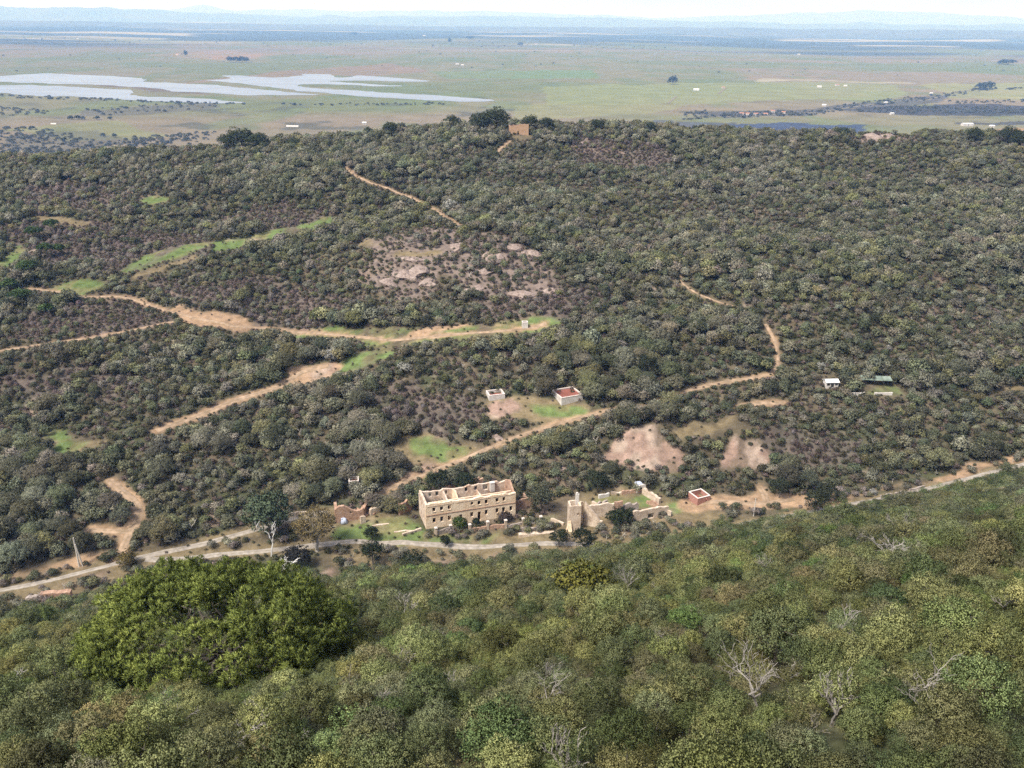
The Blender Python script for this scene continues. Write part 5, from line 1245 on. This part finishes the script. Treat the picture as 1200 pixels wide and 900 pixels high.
# ---- the far hillside
HX, HY = jitter(-440, 440, 170, 745, 3.25, 21)
k = (HY > yvalley(HX) + 3.5) & (HY < yridge(HX) + 75) & (np.abs(HX) < 0.68 * HY + 30)
HX, HY = HX[k], HY[k]; hz = h(HX, HY)
hu, hv = project(HX, HY, hz)
rk, pu, op = samp('rock', HX, HY), samp('purple', HX, HY), open_at(HX, HY)
dn = fbm(HX / 38, HY / 30, 111, 3); dn2 = fbm(HX / 13, HY / 11, 115, 2)
hs = (0.70 + 0.62 * sstep(0.36, 0.64, dn) + 0.5 * (dn2 - 0.5)) * np.exp(0.24 * rng.normal(size=len(HX)))
hs = np.where(rng.random(len(HX)) < 0.05, hs + 0.35, hs)
hs = hs * (1 - 0.40 * rk) * (1 - 0.30 * pu)
occ = np.zeros(len(HX), bool)
for (ox, oy, orr) in OCC: occ |= np.hypot(HX - ox, HY - oy) < orr
occ |= np.hypot(HX - pc.x, HY - pc.y) < 0
lxr = (HX - A0.x) * ex.x + (HY - A0.y) * ex.y; lyr = (HX - A0.x) * ey.x + (HY - A0.y) * ey.y
occ |= (lxr > -4) & (lxr < RUIN_L + 8) & (lyr > -9) & (lyr < RUIN_W + 2.5)
hs = np.minimum(np.clip(hs, 0.35, 1.9), allowed_height(HX, HY, hz, 13) / 3.6)
keep = ~occ & (hs > 0.24) & (op < 0.5) & (rng.random(len(HX)) > 0.30 * rk + 0.20 * pu + 0.12)
HX, HY, hz, hs, rk, pu, hu, hv = [q[keep] for q in (HX, HY, hz, hs, rk, pu, hu, hv)]
n = len(HX); a = fbm(HX / 70, HY / 60, 121, 3); b = rng.random(n); c = fbm(HX / 22, HY / 20, 125, 3)
HT = np.array([(0.090, 0.096, 0.062), (0.070, 0.080, 0.050), (0.118, 0.120, 0.090), (0.112, 0.116, 0.058), (0.132, 0.112, 0.112), (0.055, 0.066, 0.042), (0.126, 0.125, 0.102)])
ki = np.where(b < 0.33, 0, np.where(b < 0.53, 1, np.where(b < 0.76, 2, np.where(b < 0.83, 3, np.where(b < 0.89, 5, 6)))))
ki = np.where((c > 0.58) & (b < 0.6), 2, ki); ki = np.where((pu > 0.45) & (rng.random(n) < 0.72), 4, ki); ki = np.where((rk > 0.5) & (rng.random(n) < 0.35), 4, ki)
ki = np.where((a > 0.55) & (b < 0.2), 3, ki)
HT = (HT * 0.75 + 0.25 * HT.mean(1, keepdims=True) * np.array([1.10, 1.0, .90])) * np.array([1.0, 1.0, .95]) * 2.3
ht = HT[ki] * (1 + 0.20 * rng.normal(size=(n, 1))) * (1 + 0.04 * rng.normal(size=(n, 3)))
hvr = rng.integers(0, 5, n); hvr = np.where((ki == 4) | ((ki == 6) & (rng.random(n) < .4)), rng.integers(6, 8, n), hvr)
hvr = np.where((ki == 2) & (rng.random(n) < 0.12), 5, hvr)
# the first 160 trees along the valley stand alone
hd = np.hypot(HX, HY); inv = (hu > 5) & (hu < 1195) & (hvr < 5)
o1 = np.argsort(-(hs / hd) * inv)[:160]; mask1 = np.zeros(n, bool); mask1[o1] = True
HN = ['grey-green', 'dark green', 'pale grey', 'olive green', 'brownish purple', 'blackish green', 'silvery']
seen = defaultdict(list); lbs = {}
def hzone(u, v):
    if v > 600: a_ = 'in the valley wood'
    elif v > 540: a_ = 'at foot of far hill'
    elif v > 470: a_ = 'low on far hill'
    else: a_ = 'higher on far hill'
    cols = [(130, 'at the left edge'), (300, 'left of round pine'), (480, 'above stone heap'), (640, 'behind big ruin'), (780, 'above ruined tower'), (920, 'around bare banks'), (1060, 'above road bend'), (9999, 'near right edge')]
    return a_ + ', ' + [t_ for m_, t_ in cols if u < m_][0]
for i in o1:
    lb = '%s %s oak %s' % ('tall' if hs[i] > 1.5 else 'low', HN[ki[i]], hzone(hu[i], hv[i])); lbs[i] = lb; seen[lb].append(i)
for i in o1:
    same = sorted(seen[lbs[i]], key=lambda q: hu[q]); lb = lbs[i]
    if len(same) > 1: lb += ', ' + RANK[min(same.index(i), len(RANK) - 1)]
    s_ = float(hs[i]); place_tree('valley_oak', lb, 'oak tree', (HX[i], HY[i], hz[i] - 0.1), NEAR[i % 6][0], NEAR[i % 6][1], s_ * 0.95, rng.uniform(0, 6.28), np.clip(ht[i], .02, .4), 'oaks along the valley', s_ * rng.uniform(.85, 1.1))
q = ~mask1
srcH = [source('hill_oak', [c_]) for c_ in FAR] + [source('hill_trunk', [FARTRUNK])] + [source('hill_bare', [c_]) for c_ in FARBARE]
s3 = np.stack([hs * rng.uniform(0.9, 1.12, n), hs * rng.uniform(0.9, 1.12, n), hs * rng.uniform(0.8, 1.2, n)], 1)
mass('hillside_wood', 'grey-green oak scrub covering the far hill up to the ridge', np.stack([HX, HY, hz - 0.15], 1)[q], np.clip(ht, 0.02, 0.4)[q], s3[q], hvr[q], srcH, 3)
BX, BY = jitter(-430, 430, 175, 720, 2.3, 31)
k = (BY > yvalley(BX) + 3) & (BY < yridge(BX) + 40) & (np.abs(BX) < 0.66 * BY + 20)
BX, BY = BX[k], BY[k]; bz = h(BX, BY)
bs = np.minimum(rng.uniform(0.5, 1.25, len(BX)), allowed_height(BX, BY, bz, 5) / 1.2)
lxr = (BX - A0.x) * ex.x + (BY - A0.y) * ex.y; lyr = (BX - A0.x) * ey.x + (BY - A0.y) * ey.y
k = (bs > 0.25) & ((open_at(BX, BY) < 0.45) | ((rng.random(len(BX)) < 0.30) & (open_at(BX, BY) < 0.9)) | (rng.random(len(BX)) < 0.07)) & (rng.random(len(BX)) > samp('rock', BX, BY) * 0.4) & ~((lxr > -1.5) & (lxr < RUIN_L + 1) & (lyr > -1.0) & (lyr < RUIN_W + 1))
BX, BY, bz, bs = BX[k], BY[k], bz[k], bs[k]; n = len(BX); b = rng.random(n); pu = samp('purple', BX, BY)
bt = np.where((b < 0.55 - 0.45 * pu)[:, None], np.array([[0.062, 0.070, 0.044]]), np.where((b < 0.75 - 0.3 * pu)[:, None], np.array([[0.088, 0.086, 0.062]]), np.array([[0.118, 0.098, 0.097]])))
bt = bt * np.array([1.08, 1, .92]) * 1.55 * (1 + 0.15 * rng.normal(size=(n, 1)))
bv = np.where((pu > 0.4) & (rng.random(n) < 0.5), rng.integers(3, 5, n), rng.integers(0, 3, n))
s3 = np.stack([bs, bs, bs * np.where(bv > 2, 0.7, 1.0)], 1); s3[bv > 2, :2] *= 0.75
mass('hillside_undergrowth', 'dark heath and low bushes between the trees of the far hill', np.stack([BX, BY, bz - 0.05], 1), np.clip(bt, .02, .4), s3, bv, srcS, 4)

# bushes between the ruins and along the road
PPX = []; r_ = np.random.default_rng(78)
def strew(poly, n):
    us = [q[0] for q in poly]; vs = [q[1] for q in poly]; c = 0
    for _ in range(n * 12):
        u, v = r_.uniform(min(us), max(us)), r_.uniform(min(vs), max(vs))
        if inpoly(np.array([u]), np.array([v]), poly)[0]:
            PPX.append((u, v)); c += 1
            if c >= n: break
for poly, n_ in (([(596, 620), (660, 600), (662, 630), (640, 622), (600, 630)], 40), ([(690, 606), (800, 600), (835, 622), (800, 634), (690, 634)], 90), ([(445, 590), (482, 578), (482, 602), (450, 606)], 16), ([(400, 645), (560, 648), (640, 645), (560, 668), (380, 672)], 80),
                 ([(230, 645), (350, 612), (355, 636), (250, 652)], 40), ([(780, 600), (870, 594), (850, 618), (800, 622)], 50), ([(0, 674), (150, 650), (165, 653), (110, 664), (0, 690)], 60), ([(840, 588), (1000, 574), (1200, 526), (1200, 542), (990, 590), (840, 610)], 130),
                 ([(0, 700), (90, 682), (160, 664), (200, 662), (120, 700), (0, 725)], 60), ([(700, 520), (800, 500), (910, 520), (910, 556), (700, 556)], 46), ([(500, 624), (600, 616), (600, 632), (500, 636)], 26)):
    strew(poly, n_)
PX = np.array([G(u, v)[:] for u, v in PPX]); ok = open_at(PX[:, 0], PX[:, 1]) < 0.93
lxr = (PX[:, 0] - A0.x) * ex.x + (PX[:, 1] - A0.y) * ex.y; lyr = (PX[:, 0] - A0.x) * ey.x + (PX[:, 1] - A0.y) * ey.y
ok |= False; ok &= ~((lxr > -.5) & (lxr < RUIN_L + .5) & (lyr > -.8) & (lyr < RUIN_W + .5)); PX = PX[ok]; n = len(PX)
ps = r_.uniform(0.3, 0.85, n); pt_ = HT[r_.integers(0, 7, n)] * (1 + 0.2 * r_.normal(size=(n, 1)))
mass('roadside_bushes', 'mixed low bushes between the ruins and along the valley road', PX, np.clip(pt_, .03, .4), np.stack([ps, ps, ps * .85], 1), r_.integers(0, 8, n), srcH, 6)

# hedges, roadside trees and scrub far out on the plain, too small to tell apart
PPX = []; r_ = np.random.default_rng(77)
def strew(poly, n):
    us = [q[0] for q in poly]; vs = [q[1] for q in poly]; c = 0
    for _ in range(n * 12):
        u, v = r_.uniform(min(us), max(us)), r_.uniform(min(vs), max(vs))
        if inpoly(np.array([u]), np.array([v]), poly)[0]:
            PPX.append((u, v)); c += 1
            if c >= n: break
for poly, n_ in (([(0, 148), (60, 152), (110, 164), (100, 182), (0, 184)], 260), ([(90, 172), (150, 164), (215, 158), (225, 164), (120, 180)], 130), ([(150, 162), (230, 156), (260, 160), (215, 172), (150, 178)], 60), ([(0, 125), (60, 130), (50, 136), (0, 136)], 40),
                 ([(90, 127), (255, 119), (255, 127), (120, 136)], 60), ([(156, 118.6), (290, 122), (289, 123), (150, 120)], 40), ([(0, 112), (150, 117), (150, 119), (0, 115)], 50), ([(810, 137), (870, 131), (960, 130), (1005, 120), (1090, 112), (1150, 104), (1160, 106), (1100, 116), (1010, 126), (960, 135), (860, 139)], 300),
                 ([(990, 131), (1040, 125), (1100, 124), (1200, 126), (1200, 133), (1050, 133)], 220), ([(1140, 104), (1200, 103), (1200, 105), (1140, 106)], 40), ([(1110, 119), (1200, 117), (1200, 121), (1120, 122)], 40), ([(800, 132), (830, 130), (830, 140), (800, 141)], 40),
                 ([(330, 121), (520, 121), (520, 124), (330, 124)], 50), ([(225, 156), (255, 154), (255, 160), (225, 160)], 12), ([(0, 60), (1200, 60), (1200, 95), (600, 80), (0, 85)], 60), ([(0, 44), (1200, 54), (1200, 60), (0, 52)], 160)):
    strew(poly, n_)
PX = np.array([G(u, v)[:] for u, v in PPX]); n = len(PX); d_ = np.hypot(PX[:, 0], PX[:, 1])
ps = r_.uniform(0.7, 2.0, n) * (1 + d_ / 6500); pt_ = np.array([[0.14, 0.145, 0.11]]) * (1 + 0.2 * r_.normal(size=(n, 1)))
PX[:, 2] -= ps * 0.7
mass('plain_scrub', 'small dark trees and hedges scattered over the plain', PX, np.clip(pt_, .03, .3), np.stack([ps, ps, ps * .8], 1), r_.integers(0, 5, n), [source('scrub_tree', [c_]) for c_ in FAR], 5)

# ------------------------------------------------------------------ the air over the plain
hz_m, t, o = mat_new('haze_air')
pv = t.nodes.new('ShaderNodeVolumePrincipled'); pv.inputs['Color'].default_value = (0.26, 0.50, 1.0, 1); pv.inputs['Absorption Color'].default_value = (1, 1, 1, 1); pv.inputs['Density'].default_value = 8.2e-5
pv.inputs['Anisotropy'].default_value = 0.0
t.links.new(pv.outputs[0], o.inputs['Volume'])
mb = MB(); mb.box(-90000, 90000, -2500, 90000, -80, 1100)
hzo = mb.build('haze', hz_m); tag(hzo, kind='stuff')
